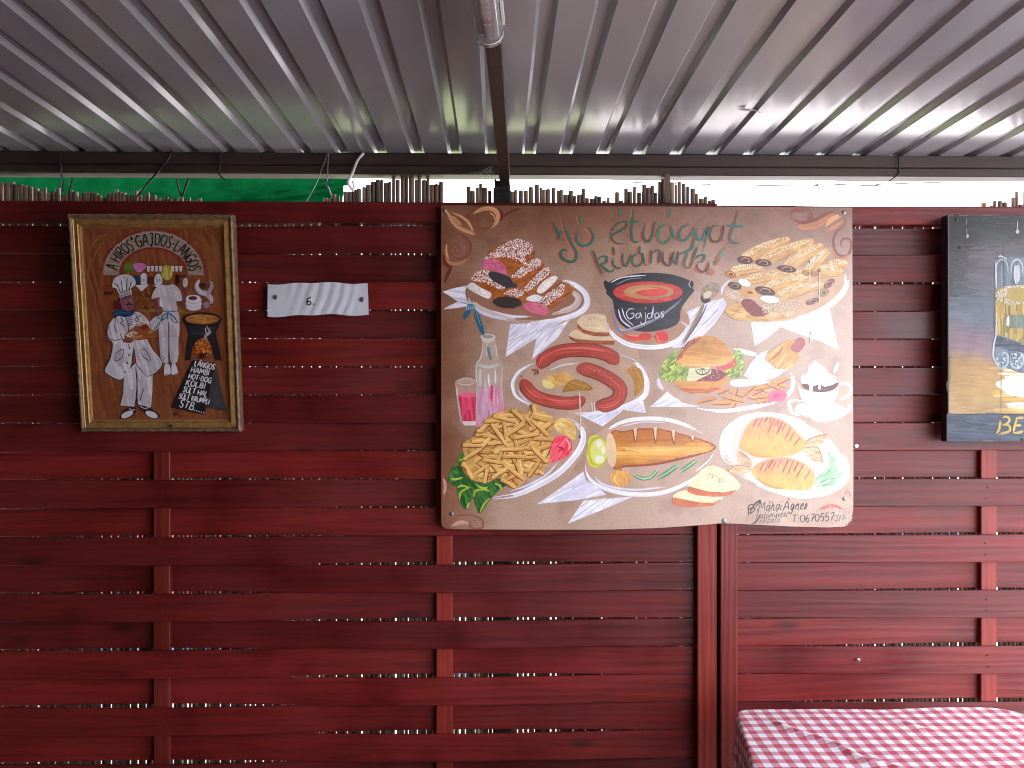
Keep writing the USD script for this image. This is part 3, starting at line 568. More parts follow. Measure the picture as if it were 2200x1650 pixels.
# greeting
P = Paint(sc, ZT, seed=3)
LET = [[(25, 170), (70, 262), (102, 330), (88, 384)], [(100, 306), (150, 288)], [(138, 118), (160, 210), (182, 292), (240, 420), (288, 510), (280, 590), (220, 612), (142, 572), (125, 512), (170, 482), (205, 512), (188, 562)],
    [(370, 240), (300, 300), (288, 380), (350, 442), (430, 422), (475, 350), (440, 270), (370, 238)], [(312, 105), (345, 212)],
    [(640, 412), (660, 320), (700, 232), (770, 186), (828, 192), (818, 242), (740, 290), (672, 332), (690, 390), (760, 420), (850, 408)], [(760, 18), (747, 130)],
    [(905, 20), (896, 150), (880, 280), (890, 370), (930, 402), (1005, 380)], [(848, 190), (970, 184)], [(1035, 190), (1010, 300), (1030, 380), (1072, 390), (1112, 320), (1130, 195), (1160, 212)],
    [(1280, 200), (1200, 232), (1160, 312), (1180, 390), (1240, 412), (1310, 340), (1310, 216)], [(1300, 210), (1322, 312), (1362, 380)], [(1292, 28), (1280, 150)],
    [(1522, 200), (1430, 240), (1390, 312), (1412, 382), (1470, 372), (1530, 300), (1562, 220)], [(1550, 230), (1556, 340), (1530, 462), (1450, 512), (1375, 532)],
    [(1602, 230), (1580, 320), (1602, 372), (1652, 360), (1712, 240), (1682, 372), (1640, 525)], [(1852, 230), (1762, 230), (1722, 310), (1750, 390), (1820, 388), (1862, 320), (1872, 232), (1850, 342), (1882, 402)],
    [(2032, 58), (1992, 200), (1942, 320), (1952, 390), (2002, 412), (2062, 400)], [(1906, 215), (2000, 232), (2104, 228)]]
LET2 = [[(466, 480), (500, 562), (540, 680), (594, 765)], [(510, 622), (562, 560), (622, 562), (610, 620), (562, 642), (622, 702), (672, 720), (714, 676)], [(690, 562), (690, 640), (742, 682), (785, 668)], [(688, 448), (705, 545)],
    [(800, 500), (790, 602), (822, 660), (872, 580), (882, 508)], [(992, 510), (922, 540), (890, 602), (930, 660), (1000, 620), (1002, 522), (1032, 642), (1082, 650)], [(978, 438), (965, 532)], [(1100, 480), (1092, 642)], [(1100, 542), (1150, 490), (1192, 512), (1180, 592), (1192, 642)],
    [(1232, 490), (1220, 582), (1252, 642), (1302, 640), (1312, 492)], [(1342, 490), (1330, 592), (1372, 640)], [(1392, 500), (1372, 652)], [(1392, 570), (1432, 520), (1482, 530), (1452, 620), (1470, 672), (1512, 682)],
    [(1602, 430), (1560, 542), (1520, 690)], [(1560, 592), (1622, 542), (1672, 552), (1642, 612), (1572, 612)], [(1602, 622), (1592, 682), (1652, 722), (1702, 682), (1722, 600)]]
for group, w in ((LET, 27), (LET2, 20)):
    for off, col, k in (((-22, 12), (190, 116, 80), .8), ((-13, 2), (168, 52, 48), .85), ((0, 0), (34, 98, 84), 1.0)):
        for s in group:
            if k < .83 and P.r.random() < .35: continue
            c = np.array(col) * P.r.uniform(.85, 1.1) if k < 1 else np.array([(34, 100, 86), (40, 108, 84), (62, 88, 70), (84, 62, 50)][P.r.choice(4, p=[.45, .3, .17, .08])])
            P.dry([(x + off[0], y + off[1]) for x, y in s], w * k, c, 3)
P.dry([(1882, 456), (1825, 560), (1768, 655)], 44, (150, 92, 72), 4); P.dry([(1880, 470), (1850, 530), (1830, 590)], 24, (88, 130, 110), 3); P.ell(1735, 722, 40, 40, (168, 104, 80))
P.build('painted_greeting', sign)

# doughnuts
P = Paint(sc, Z2, seed=4); br = [(158, 84, 32), (140, 70, 26), (172, 98, 42)]
def napkin(P, pts, ang=20):
    g = P.fill(pts, WL, smooth=False); P.hatch(g, [WL, WH, (196, 194, 210)], ang, 3.4, 4.6, (25, 70), 7); e = P.px(pts); P.ribbon(np.vstack([e, e[:1]])[:3], 1.2, WH)
napkin(P, [(50, 880), (160, 845), (290, 820), (270, 900), (310, 1000), (250, 980), (200, 975), (120, 920)], 10); napkin(P, [(62, 1045), (120, 1010), (200, 975), (320, 1010), (200, 1032)], 0)
napkin(P, [(695, 1190), (850, 1185), (1100, 1130), (1290, 1100), (950, 1320), (650, 1505)], -40); napkin(P, [(945, 1330), (1060, 1250), (1260, 1150), (1150, 1320), (905, 1525)], -50)
P.fill([(285, 860), (350, 820), (700, 780), (1100, 760), (1300, 810), (1420, 960), (1330, 1070), (1050, 1140), (750, 1140), (480, 1060), (330, 970)], (146, 100, 80))
P.dry([(1130, 760), (1290, 800), (1400, 880), (1432, 970), (1395, 1050), (1280, 1110), (1100, 1150), (830, 1162)], 58, WH, 6); P.dry([(1270, 860), (1350, 940), (1290, 1030), (1100, 1090)], 60, (200, 182, 172), 4)
P.dry([(300, 930), (420, 1040), (600, 1100), (860, 1130)], 44, (196, 180, 176), 4); P.dry([(280, 900), (330, 1010), (500, 1105), (790, 1165)], 34, WL, 4); P.line([(282, 830), (272, 900), (300, 985)], 8, (90, 60, 52)); P.dry([(520, 1060), (700, 1110), (900, 1115)], 20, WL, 3)
def bun(pts, sugar, n, ang=-45):
    g = P.fill(pts, br[0]); P.hatch(g, br, -30, 3, 4, (10, 26), 8)
    if sugar: P.dabs(P.poly(sugar), n, (1.2, 2.6), SUG, 2.0, ang, 120)
def cream(pts, col, dots=None):
    g = P.fill(pts, col); P.hatch(g, [col, tuple(min(255, c + 14) for c in col)], 20, 2.4, 3.2, (6, 16), 9)
    if dots: P.dabs(g.buffer(-2), 22, (.8, 1.8), [dots], 1.4)
def bush(cx, cy, rx, ry, rot, col):
    g = P.ell(cx, cy, rx, ry, col, rot); P.dabs(g.buffer(1.6), 150, (1.2, 2.4), [col, tuple(c + 10 for c in col)], 2.4)
bun([(450, 560), (560, 450), (700, 385), (850, 400), (935, 490), (900, 600), (800, 690), (700, 720), (600, 640)], [(450, 552), (600, 440), (760, 374), (905, 430), (895, 510), (840, 540), (850, 610), (800, 600), (720, 560), (640, 545), (500, 560)], 560)
cream([(425, 600), (480, 562), (560, 570), (640, 620), (668, 690), (640, 722), (560, 680), (450, 662)], (196, 92, 128), (110, 30, 60))
bun([(320, 770), (400, 690), (520, 690), (660, 780), (740, 840), (700, 910), (560, 910), (430, 870)], [(325, 760), (400, 675), (500, 685), (570, 760), (650, 850), (590, 850), (450, 790)], 300); bush(625, 765, 150, 52, 24, (52, 50, 54))
cream([(285, 830), (330, 790), (420, 840), (512, 890), (490, 942), (420, 920), (330, 872)], (220, 212, 208), (140, 120, 120))
bun([(710, 740), (860, 600), (960, 560), (1020, 630), (960, 750), (850, 840), (760, 810)], [(715, 725), (850, 605), (950, 555), (1005, 610), (850, 710), (760, 750)], 260); bun([(820, 850), (950, 720), (1040, 650), (1090, 710), (1000, 810), (930, 890)], [(830, 850), (950, 715), (1040, 645), (1080, 690), (960, 800), (880, 870)], 230)
bun([(530, 940), (620, 860), (760, 840), (870, 900), (840, 980)], [(640, 890), (720, 850), (820, 870), (800, 930), (700, 920)], 110); bush(670, 980, 138, 54, 3, (50, 38, 36))
bun([(1040, 1050), (1000, 930), (1080, 850), (1200, 790), (1295, 860), (1210, 950), (1100, 1030)], [(960, 960), (1100, 860), (1200, 800), (1215, 870), (1110, 970), (1040, 1010)], 230); cream([(950, 870), (1000, 790), (1100, 730), (1150, 745), (1090, 820), (1000, 892)], (222, 214, 206), (60, 50, 50))
cream([(850, 940), (930, 905), (1000, 930), (960, 970), (870, 965)], (226, 220, 216)); cream([(820, 1010), (870, 975), (980, 990), (1062, 1040), (1040, 1098), (940, 1090), (850, 1052)], (200, 98, 124), (120, 36, 60))
P.build('painted_doughnuts', sign)

# stew pot
P = Paint(sc, PX1, seed=5)
P.z(Z3); napkin(P, [(380, 1100), (500, 1040), (700, 960), (880, 905), (700, 1180), (560, 1320), (420, 1400), (300, 1420), (245, 1360), (400, 1300), (450, 1200)], -45); P.line([(570, 1200), (650, 1130), (730, 1040)], 8, (120, 118, 140)); P.line([(790, 1050), (840, 1090)], 22, WH)
P.z(PX1); P.ell(1394, 690, 88, 50, (168, 126, 104)); P.dry([(1308, 676), (1312, 712), (1345, 738), (1392, 746), (1440, 740), (1470, 716), (1482, 690)], 9, WH, 4); P.line([(1462, 690), (1475, 700), (1474, 712), (1450, 730)], 2.5, WL)
P.fill([(1306, 625), (1316, 646), (1324, 682), (1345, 705), (1392, 713), (1440, 704), (1459, 690), (1464, 662), (1479, 640), (1487, 620), (1400, 630)], (34, 33, 42)); P.fill([(1301, 612), (1320, 600), (1360, 589), (1402, 586), (1444, 590), (1476, 600), (1488, 609), (1486, 623), (1460, 641), (1412, 653), (1360, 651), (1320, 639), (1303, 624)], (30, 29, 38))
P.hatch(P.poly([(1330, 660), (1450, 655), (1450, 695), (1390, 708), (1345, 700)]), [(36, 35, 44), (28, 27, 34), (44, 43, 54)], 5, 3, 4, (15, 40), 4)
g = P.ell(1392, 628, 75, 23.5, (186, 58, 50)); P.hatch(g, [(196, 66, 56), (178, 50, 44)], 4, 2.5, 3.5, (12, 30), 8); P.ell(1394, 627, 54, 16, (178, 128, 84)); P.ell(1400, 627, 36, 10, (196, 72, 60)); P.line([(1350, 630), (1385, 620), (1420, 622)], 4, (190, 146, 100)); P.ell(1408, 627, 24, 6.5, (210, 70, 66))
P.line([(1312, 607), (1338, 596), (1388, 591)], 2.2, WH); P.line([(1322, 612), (1350, 600), (1380, 597)], 1.2, (150, 150, 165)); P.line([(1328, 664), (1336, 688), (1356, 704)], 3, WL); P.line([(1336, 662), (1344, 684), (1362, 700)], 1.6, WH); P.line([(1390, 640), (1440, 636), (1468, 620)], 1.2, (90, 90, 105))
P.ell(1484, 612, 6, 9, (24, 24, 30), 20); P.line([(1483, 604), (1480, 612), (1485, 618)], 1.8, (170, 170, 180)); P.ell(1303, 612, 5, 10, (24, 24, 30), -15)
P.dry([(1308, 638), (1320, 688), (1329, 708), (1345, 711), (1400, 690), (1442, 662), (1476, 634)], 6, (128, 128, 146), 3); P.line([(1330, 706), (1346, 709), (1400, 688)], 1.2, WL)
for s in ([(1363, 664), (1352, 664), (1346, 674), (1352, 685), (1361, 680), (1361, 673), (1354, 674)], [(1375, 672), (1367, 675), (1367, 683), (1374, 681), (1376, 672), (1379, 684)], [(1387, 670), (1387, 690), (1380, 697), (1376, 691)], [(1400, 672), (1392, 675), (1392, 683), (1399, 681), (1404, 658), (1402, 684)], [(1413, 671), (1407, 676), (1409, 683), (1416, 680), (1413, 671)], [(1426, 668), (1420, 673), (1426, 678), (1420, 683)]): P.line(s, 1.7, (214, 214, 224))
P.ell(1387, 662, 1.2, 1.2, (214, 214, 224))
P.dry([(1336, 716), (1356, 727), (1384, 724), (1400, 718)], 9, (206, 66, 58), 4); P.line([(1345, 719), (1372, 722), (1392, 717)], 1.4, (235, 140, 130)); P.ell(1386, 723, 14, 8, (200, 56, 52)); P.ell(1421, 724, 14.5, 13, (206, 52, 54)); P.line([(1411, 720), (1414, 731), (1424, 735)], 1.6, (240, 160, 120)); P.line([(1403, 723), (1408, 722)], 2.5, (90, 90, 40))
P.z(Z3); g = P.ell(650, 870, 100, 72, (142, 122, 106), -38); P.hatch(g, [(150, 130, 114), (132, 112, 96)], 50, 2.2, 3, (8, 18), 7); P.fill([(570, 900), (590, 950), (650, 940), (640, 975), (590, 985), (560, 950)], (40, 34, 34)); P.ell(625, 905, 44, 30, (196, 180, 160), -30)
P.dry([(590, 985), (520, 1140), (380, 1390)], 44, (136, 116, 100), 4); P.line([(620, 1000), (540, 1160), (390, 1385)], 12, (58, 48, 46)); P.line([(575, 985), (505, 1130), (400, 1330)], 6, (196, 182, 168))
P.build('painted_stew_pot', sign)

# filled pancakes
P = Paint(sc, Z3, seed=6); tn = [(196, 152, 92), (184, 138, 78), (206, 166, 108)]
napkin(P, [(1040, 1175), (1220, 1170), (1330, 1215), (1200, 1320), (1075, 1400)], -60); napkin(P, [(1215, 1165), (1500, 1130), (1790, 1010), (1830, 1200), (1885, 1440), (1700, 1350), (1400, 1250)], 30)
P.fill([(770, 900), (800, 800), (1000, 700), (1500, 650), (1900, 700), (1945, 800), (1850, 950), (1650, 1080), (1400, 1150), (1100, 1160), (860, 1060)], (186, 152, 122))
P.dry([(1945, 705), (1955, 810), (1880, 930), (1700, 1060), (1450, 1132)], 54, WH, 5); P.line([(1450, 1132), (1250, 1158), (1000, 1160)], 12, (190, 170, 130)); P.line([(845, 760), (775, 830), (758, 905)], 20, WL); P.dabs(P.poly([(790, 860), (940, 880), (960, 960), (820, 930)]), 70, (1, 2), SUG, 2)
def roll(a, b, w, sug=160):
    a, b = np.array(a, float), np.array(b, float); d = (b - a) / np.linalg.norm(b - a); n = np.array([-d[1], d[0]]) * w / 2; m = (a + b) / 2 - np.array([0, w * .12])
    g = P.fill([a + n, a - n, m - n * 1.1, b - n * .6 + d * 12, b + n * .6 + d * 12, m + n * .95], tn[0]); ang = math.degrees(math.atan2(d[1], d[0])); P.hatch(g, tn, ang, 2.4, 3.2, (14, 36), 8)
    P.line([a + n, m + n * .98, b + n * .6], 7, (160, 112, 56))
    P.dabs(P.poly([a - n * .2 + d * 20, a - n * .95 + d * 20, m - n * 1.1, b - n * .5, b + n * .1, m - n * .05]), sug, (1.1, 2.3), [(226, 214, 194), (214, 200, 176), (234, 226, 212)], 1.8, ang, 160)
for a in (((975, 570), (1380, 385), 110), ((1150, 600), (1600, 400), 105), ((1780, 650), (1950, 610), 100, 60), ((1380, 650), (1700, 445), 120), ((1590, 700), (1770, 490), 110), ((1700, 690), (1900, 690), 120, 90), ((850, 700), (1130, 650), 100), ((1000, 775), (1500, 695), 90), ((1180, 860), (1600, 735), 115), ((1300, 935), (1720, 810), 105)): roll(*a)
for cx, cy, rx, ry, rot, c in ((985, 575, 76, 38, 8, (76, 38, 28)), (1160, 602, 78, 36, 5, (70, 34, 26)), (1385, 660, 92, 34, 8, (74, 34, 32)), (845, 712, 56, 34, 20, (168, 106, 42)), (885, 822, 66, 34, 15, (66, 36, 26)), (1600, 702, 82, 30, 8, (156, 108, 44)), (1022, 886, 86, 38, 8, (204, 142, 76)), (1175, 872, 98, 42, 14, (72, 34, 36)), (1790, 800, 64, 34, -40, (122, 70, 66)), (1740, 888, 52, 36, -30, (134, 112, 78)), (1632, 970, 68, 28, -20, (112, 68, 64))):
    P.ell(cx, cy, rx, ry, c, rot); P.line([(cx - rx * .6, cy + ry * .2), (cx - rx * .2, cy - ry * .55), (cx + rx * .4, cy - ry * .3), (cx + rx * .45, cy + ry * .3), (cx - rx * .1, cy + ry * .35)], 7, (200, 150, 100)); P.ell(cx + rx * .1, cy, rx * .35, ry * .4, tuple(int(v * .6) for v in c), rot)
P.ell(977, 792, 62, 32, (232, 228, 224), 22); P.ell(1220, 950, 92, 34, (228, 224, 220), 8)
g = P.fill([(790, 1050), (870, 990), (960, 960), (1180, 1060), (1430, 1090), (1300, 1150), (1040, 1155), (880, 1140)], tn[0]); P.hatch(g, tn, 8, 3, 4, (14, 36), 8); P.line([(960, 985), (900, 1060), (850, 1140)], 7, (170, 124, 64))
g = P.fill([(945, 985), (985, 948), (1060, 960), (1120, 1015), (1200, 1060), (1190, 1100), (1070, 1116), (985, 1050)], (116, 36, 36)); P.dabs(g, 60, (.8, 1.8), [(150, 60, 56), (200, 150, 140), (90, 24, 26)], 1.2)
P.dabs(P.poly([(1150, 1000), (1300, 950), (1500, 960), (1480, 1040), (1420, 1110), (1200, 1120)]), 380, (1, 2.2), [(228, 218, 200), (210, 196, 170)], 1.8)
for x, y0, y1 in ((1600, 590, 850), (1692, 670, 990), (1607, 1270, 1370)): P.line([(x, y0), (x + 3, (y0 + y1) / 2), (x + 1, y1)], 8, (216, 200, 180)); P.line([(x, y0 - 10), (x + 2, y0 + 20)], 9, (60, 48, 40))
P.build('painted_pancakes', sign)

# bread slices, sausages
P = Paint(sc, Z2, seed=7)
def slice_(P, face, crust, fc, cc):
    g = P.fill(face, fc); P.hatch(g, [fc, tuple(c - 8 for c in fc)], 5, 3, 4, (12, 30), 6); g = P.fill(crust, cc, smooth=False); P.hatch(g, [cc, tuple(min(255, c + 12) for c in cc)], 4, 2.4, 3.2, (14, 34), 7)
slice_(P, [(1260, 1295), (1320, 1245), (1450, 1280), (1640, 1305), (1700, 1345), (1500, 1345), (1330, 1330)], [(1255, 1300), (1330, 1330), (1500, 1345), (1700, 1345), (1692, 1386), (1500, 1382), (1330, 1366), (1268, 1332)], (208, 182, 150), (142, 70, 44))
slice_(P, [(1335, 1180), (1380, 1112), (1480, 1090), (1600, 1100), (1625, 1180), (1642, 1265), (1500, 1265), (1390, 1235)], [(1335, 1180), (1400, 1238), (1500, 1266), (1645, 1268), (1640, 1306), (1500, 1302), (1400, 1277), (1342, 1228)], (212, 188, 156), (146, 72, 46))
P.dabs(P.poly([(1420, 1150), (1500, 1120), (1560, 1150), (1500, 1170)]), 16, (1, 2), [(150, 110, 80)], 2); P.build('painted_bread', sign)
P = Paint(sc, Z4, seed=8)
napkin(P, [(1120, 700), (1300, 790), (1455, 668), (1300, 690)], -30); napkin(P, [(1465, 660), (1640, 685), (1610, 560), (1540, 610)], -30)
P.ell(1125, 460, 500, 235, (172, 140, 120)); P.dry([(1440, 230), (1560, 290), (1628, 380), (1650, 480), (1615, 565), (1450, 645), (1200, 695), (930, 690)], 40, WH, 6); P.dry([(760, 292), (650, 355), (598, 430), (594, 490), (625, 560), (740, 630)], 26, WH, 4); P.line([(740, 620), (680, 570), (630, 500)], 8, WL); P.dry([(870, 355), (980, 310), (1110, 290)], 14, WL, 3); P.line([(1590, 590), (1600, 620), (1560, 645)], 9, WH)
g = P.fill([(830, 445), (890, 385), (1000, 372), (1072, 420), (1000, 462), (880, 490)], (200, 152, 84)); P.hatch(g, [(206, 160, 92), (190, 142, 76)], 20, 3, 4, (10, 26), 7); P.fill([(830, 428), (885, 440), (920, 470), (890, 495), (838, 482)], (206, 192, 122))
g = P.fill([(982, 512), (1040, 432), (1120, 428), (1215, 480), (1205, 508), (1080, 512), (1000, 524)], (152, 108, 46)); P.hatch(g, [(160, 116, 52), (142, 98, 38)], 10, 3, 4, (10, 26), 7); P.line([(1050, 450), (1130, 470), (1200, 492)], 8, (180, 136, 66))
g = P.fill([(1490, 350), (1540, 320), (1600, 345), (1628, 440), (1602, 512), (1548, 558), (1552, 480), (1530, 410)], (164, 116, 46)); P.hatch(g, [(168, 120, 50), (156, 108, 40)], 70, 3, 4, (12, 30), 5)
E, M, H = (112, 46, 36), (158, 62, 50), (206, 88, 82)
P.tube([(795, 335), (850, 262), (960, 206), (1100, 190), (1250, 202), (1360, 240), (1425, 300)], 112, E, M, H, 34); P.tube([(662, 420), (720, 512), (800, 568), (920, 600), (1060, 610), (1168, 575)], 104, E, M, H, 34); P.tube([(1092, 338), (1200, 350), (1340, 410), (1435, 490), (1420, 575), (1340, 622), (1240, 628)], 112, E, M, H, 34)
for s in ([(795, 345), (765, 350), (740, 345)], [(795, 355), (770, 370), (765, 390)], [(798, 360), (785, 385)], [(660, 405), (665, 390)]): P.line(s, 12, (120, 60, 46))
P.dabs(P.poly([(1200, 340), (1330, 370), (1380, 410), (1260, 380)]), 50, (.8, 1.8), [(230, 170, 150), (110, 40, 36)], 2.4, 25, 60)
for x, y0, y1 in ((1120, 520, 880), (1215, 600, 690), (1235, 600, 680)): P.line([(x, y0), (x + 3, (y0 + y1) / 2), (x + 2, y1)], 7, (224, 214, 208))
P.build('painted_sausages', sign)

# bottle, glass, then chips over them
P = Paint(sc, Z4, seed=9); gl = (196, 190, 182); top = P.level
P.ell(225, 440, 84, 26, (176, 150, 136)); P.fill([(140, 445), (310, 445), (303, 770), (186, 770)], (172, 134, 118), smooth=False); g = P.fill([(163, 545), (308, 540), (302, 740), (250, 757), (196, 748)], (196, 50, 84), smooth=False); P.hatch(g, [(206, 56, 90), (180, 44, 76), (214, 74, 106)], 86, 3, 4, (20, 45), 8)
P.ell(236, 545, 72, 20, (220, 92, 122)); P.fill([(196, 752), (302, 752), (300, 785), (210, 785)], (216, 196, 196), smooth=False)
for s, w in (([(140, 440), (160, 600), (186, 765)], 7), ([(306, 440), (306, 600), (302, 765)], 6), ([(150, 430), (225, 412), (302, 430)], 8), ([(150, 450), (225, 466), (300, 450)], 5), ([(150, 480), (158, 560)], 12)): P.dry(s, w, gl, 2)
P.fill([(350, 105), (458, 105), (465, 200), (482, 262), (512, 295), (508, 400), (505, 490), (522, 650), (480, 740), (380, 800), (302, 790), (318, 500), (304, 420), (310, 300), (336, 260), (355, 180)], (176, 150, 138), smooth=False)
g = P.fill([(320, 500), (420, 480), (503, 490), (522, 650), (480, 740), (360, 800), (302, 790)], (200, 138, 160), smooth=False); P.hatch(g, [(206, 146, 168), (196, 128, 152), (186, 150, 170)], 88, 3.4, 4.4, (25, 60), 9)
for s, w, c in (([(340, 320), (334, 400), (338, 490)], 26, gl), ([(400, 370), (408, 480)], 16, WL), ([(452, 335), (458, 460)], 18, gl), ([(375, 430), (380, 530)], 18, (206, 190, 190)), ([(430, 450), (424, 600)], 18, (200, 60, 96)), ([(395, 140), (385, 240)], 14, gl), ([(455, 120), (466, 210), (480, 262)], 10, gl), ([(350, 110), (355, 180), (334, 262), (308, 300), (304, 420), (318, 500), (304, 780)], 8, gl), ([(510, 290), (508, 400), (506, 490), (522, 650)], 7, gl), ([(470, 540), (480, 640)], 14, (216, 170, 188)), ([(345, 540), (330, 700)], 16, (186, 150, 178))): P.dry(s, w, c, 3)
P.dry([(308, 302), (400, 322), (508, 296)], 26, (184, 186, 176), 4); P.ell(398, 88, 58, 24, (206, 204, 198)); P.ell(396, 86, 44, 15, (150, 138, 124)); P.dry([(345, 112), (400, 126), (462, 108)], 16, gl, 2)
P.z(Z2); P.dry([(355, 1040), (400, 1170), (442, 1300)], 48, (32, 92, 118), 5); P.line([(365, 1060), (415, 1210)], 8, (96, 150, 170)); P.dry([(248, 1140), (285, 1080), (315, 1045)], 46, (30, 84, 112), 4); P.dry([(275, 1050), (318, 1018), (362, 1040)], 48, (52, 120, 146), 4)
for i in range(5): P.line([(275 + i * 20, 1060 - i * 6), (282 + i * 20, 1015 - abs(i - 2) * 3)], 6, (170, 200, 212))
P.z(Z4); P.line([(395, 160), (420, 270)], 22, (86, 120, 124)); P.build('painted_drinks', sign); top = P.level
P = Paint(sc, Z4, seed=10, start=top)
gr = [(44, 92, 40), (30, 70, 32), (62, 112, 48)]
P.ell(900, 960, 235, 330, (176, 142, 122), 38); P.dry([(1000, 715), (1110, 785), (1148, 880), (1100, 1000), (950, 1160), (750, 1275), (600, 1335), (410, 1362)], 46, WH, 6); P.dry([(960, 1060), (860, 1170), (720, 1250), (560, 1310)], 18, WL, 3)
g = P.fill([(85, 1220), (120, 1110), (200, 1120), (240, 1200), (350, 1230), (500, 1190), (640, 1200), (490, 1290), (400, 1390), (330, 1478), (280, 1360), (230, 1445), (170, 1380), (150, 1275)], gr[0]); P.hatch(g, gr, 60, 4, 5.4, (10, 26), 10, curve=3)
g2 = P.fill([(160, 1040), (200, 1000), (250, 1040), (210, 1100), (170, 1100)], gr[2])
for s in ([(150, 1275), (200, 1260), (260, 1280)], [(170, 1380), (185, 1310), (260, 1270)], [(280, 1360), (300, 1300), (380, 1290), (420, 1320)], [(330, 1478), (370, 1400), (420, 1350)], [(100, 1200), (140, 1210), (200, 1195)], [(440, 1240), (490, 1260), (500, 1300)], [(230, 1440), (250, 1390)], [(300, 1250), (360, 1280), (400, 1270)], [(170, 1060), (210, 1050)]): P.dry(s, 14, (164, 180, 60), 2)
g = P.fill([(915, 765), (1000, 722), (1080, 785), (1090, 870), (1075, 900), (1000, 860), (940, 830)], (214, 172, 98)); P.hatch(g, [(220, 180, 108), (206, 164, 90), (226, 196, 130)], 30, 3, 4, (12, 28), 7)
g = P.fill([(868, 1072), (882, 960), (930, 880), (1010, 868), (1058, 930), (1042, 1012), (945, 1062)], (224, 58, 82)); P.hatch(g, [(230, 66, 90), (216, 48, 70), (240, 96, 112)], -50, 3, 4, (12, 30), 8); P.line([(935, 950), (985, 965), (950, 985)], 9, (130, 30, 46)); P.dry([(990, 880), (1040, 930), (1030, 990)], 16, (244, 140, 150), 2)
mass = P.fill([(205, 1000), (200, 930), (290, 870), (350, 800), (370, 745), (450, 690), (600, 650), (700, 680), (760, 610), (800, 660), (880, 700), (905, 790), (895, 880), (885, 1060), (800, 1150), (700, 1210), (620, 1280), (500, 1200), (380, 1235), (250, 1200), (190, 1100), (230, 1060)], (190, 142, 78))
P.hatch(mass, [(196, 146, 80), (180, 128, 66), (206, 160, 94)], -30, 4, 5.5, (16, 40), 9)
def chip(a, b, w, c=(206, 160, 90)):
    a, b = np.array(a, float), np.array(b, float); d = (b - a) / np.linalg.norm(b - a); n = np.array([-d[1], d[0]]); n = n if n[1] > 0 else -n
    c = np.array(c) + P.r.normal(0, 6)
    P.line([a + n * w * .42, (a + b) / 2 + n * w * .5, b + n * w * .42], w * .55, (138, 74, 38), n=4, taper=(.7, .7)); P.line([a, (a + b) / 2 - n * 2, b], w, c, n=5, taper=(.75, .6)); P.line([a - n * w * .2, b - n * w * .22], w * .3, np.minimum(c + 20, 255), n=5)
mz = Polygon(np.array(mass.exterior.coords) if mass.geom_type == 'Polygon' else np.array(mass.convex_hull.exterior.coords))
for _ in range(78):
    while True:
        q = np.array([P.r.uniform(210, 890), P.r.uniform(640, 1230)])
        if mz.buffer(-8).contains(shapely.Point(*P.px([q])[0])): break
    a = math.radians(P.r.choice([P.r.normal(-35, 16), P.r.normal(50, 18), P.r.normal(5, 10)], p=[.5, .3, .2])); l = P.r.uniform(55, 95); d = np.array([math.cos(a), math.sin(a)]) * l
    chip(q - d, q + d, P.r.uniform(24, 36), [(208, 162, 92), (196, 148, 80), (216, 174, 108)][P.r.integers(3)])
for a, b in (((370, 752), (520, 745)), ((425, 770), (545, 940)), ((520, 740), (545, 900)), ((610, 890), (660, 1050)), ((735, 945), (855, 1070)), ((495, 972), (680, 970)), ((510, 1025), (700, 1030)), ((355, 1052), (520, 1080)), ((525, 1090), (680, 1210)), ((205, 1052), (350, 965)), ((200, 940), (350, 940)), ((270, 910), (360, 905)), ((740, 740), (880, 870)), ((500, 1205), (615, 1272)), ((190, 1085), (240, 1125)), ((800, 1070), (715, 1190)), ((755, 620), (765, 690)), ((440, 710), (620, 755)), ((585, 660), (680, 740)), ((545, 860), (690, 770)), ((610, 880), (800, 850)), ((620, 1075), (650, 1150)), ((430, 1200), (550, 1120)), ((370, 1240), (395, 1120)), ((300, 860), (360, 850)), ((310, 830), (360, 825))): chip(a, b, 28)
for x, y0, y1 in ((1128, 690, 880),): P.line([(x, y0), (x - 2, y1)], 6, (214, 200, 190)); P.line([(1120, 860), (1124, 885)], 9, (40, 34, 34))
P.build('painted_chips', sign)

# roast fish loaf
P = Paint(sc, Z4, seed=11)
napkin(P, [(785, 1405), (900, 1330), (1150, 1150), (1170, 1220), (1260, 1270), (1330, 1330), (1100, 1372)], -25); napkin(P, [(1030, 1557), (1150, 1380), (1330, 1362), (1540, 1345), (1300, 1450)], -35)
P.z(PX1); P.fill([(1258, 985), (1268, 950), (1300, 920), (1360, 902), (1440, 904), (1510, 930), (1536, 960), (1530, 990), (1500, 1020), (1440, 1048), (1380, 1056), (1310, 1050), (1270, 1022)], (178, 148, 130))
P.dry([(1302, 928), (1328, 910), (1370, 900), (1430, 901), (1480, 916), (1514, 934)], 8, WH, 4); P.line([(1335, 916), (1380, 907), (1430, 908)], 2.4, WL); P.dry([(1256, 988), (1262, 1022), (1290, 1046), (1340, 1060), (1400, 1062), (1450, 1050), (1500, 1022), (1535, 984)], 9, WH, 5); P.dry([(1272, 1020), (1300, 1042), (1360, 1052), (1430, 1046)], 5, WL, 3); P.line([(1495, 1012), (1520, 992), (1532, 976)], 3, WH)
P.ell(1284, 970, 23, 34, (176, 172, 46)); P.ell(1286, 970, 18, 28, (206, 204, 110)); 
for a, b in (((1286, 952), (7, 9)), ((1288, 986), (10, 8)), ((1296, 968), (5, 9))): P.ell(a[0], a[1], b[0], b[1], (218, 216, 190))
for s in ([(1263, 955), (1270, 940), (1285, 936)], [(1262, 975), (1268, 998), (1284, 1003)]): P.line(s, 4, (200, 198, 60))
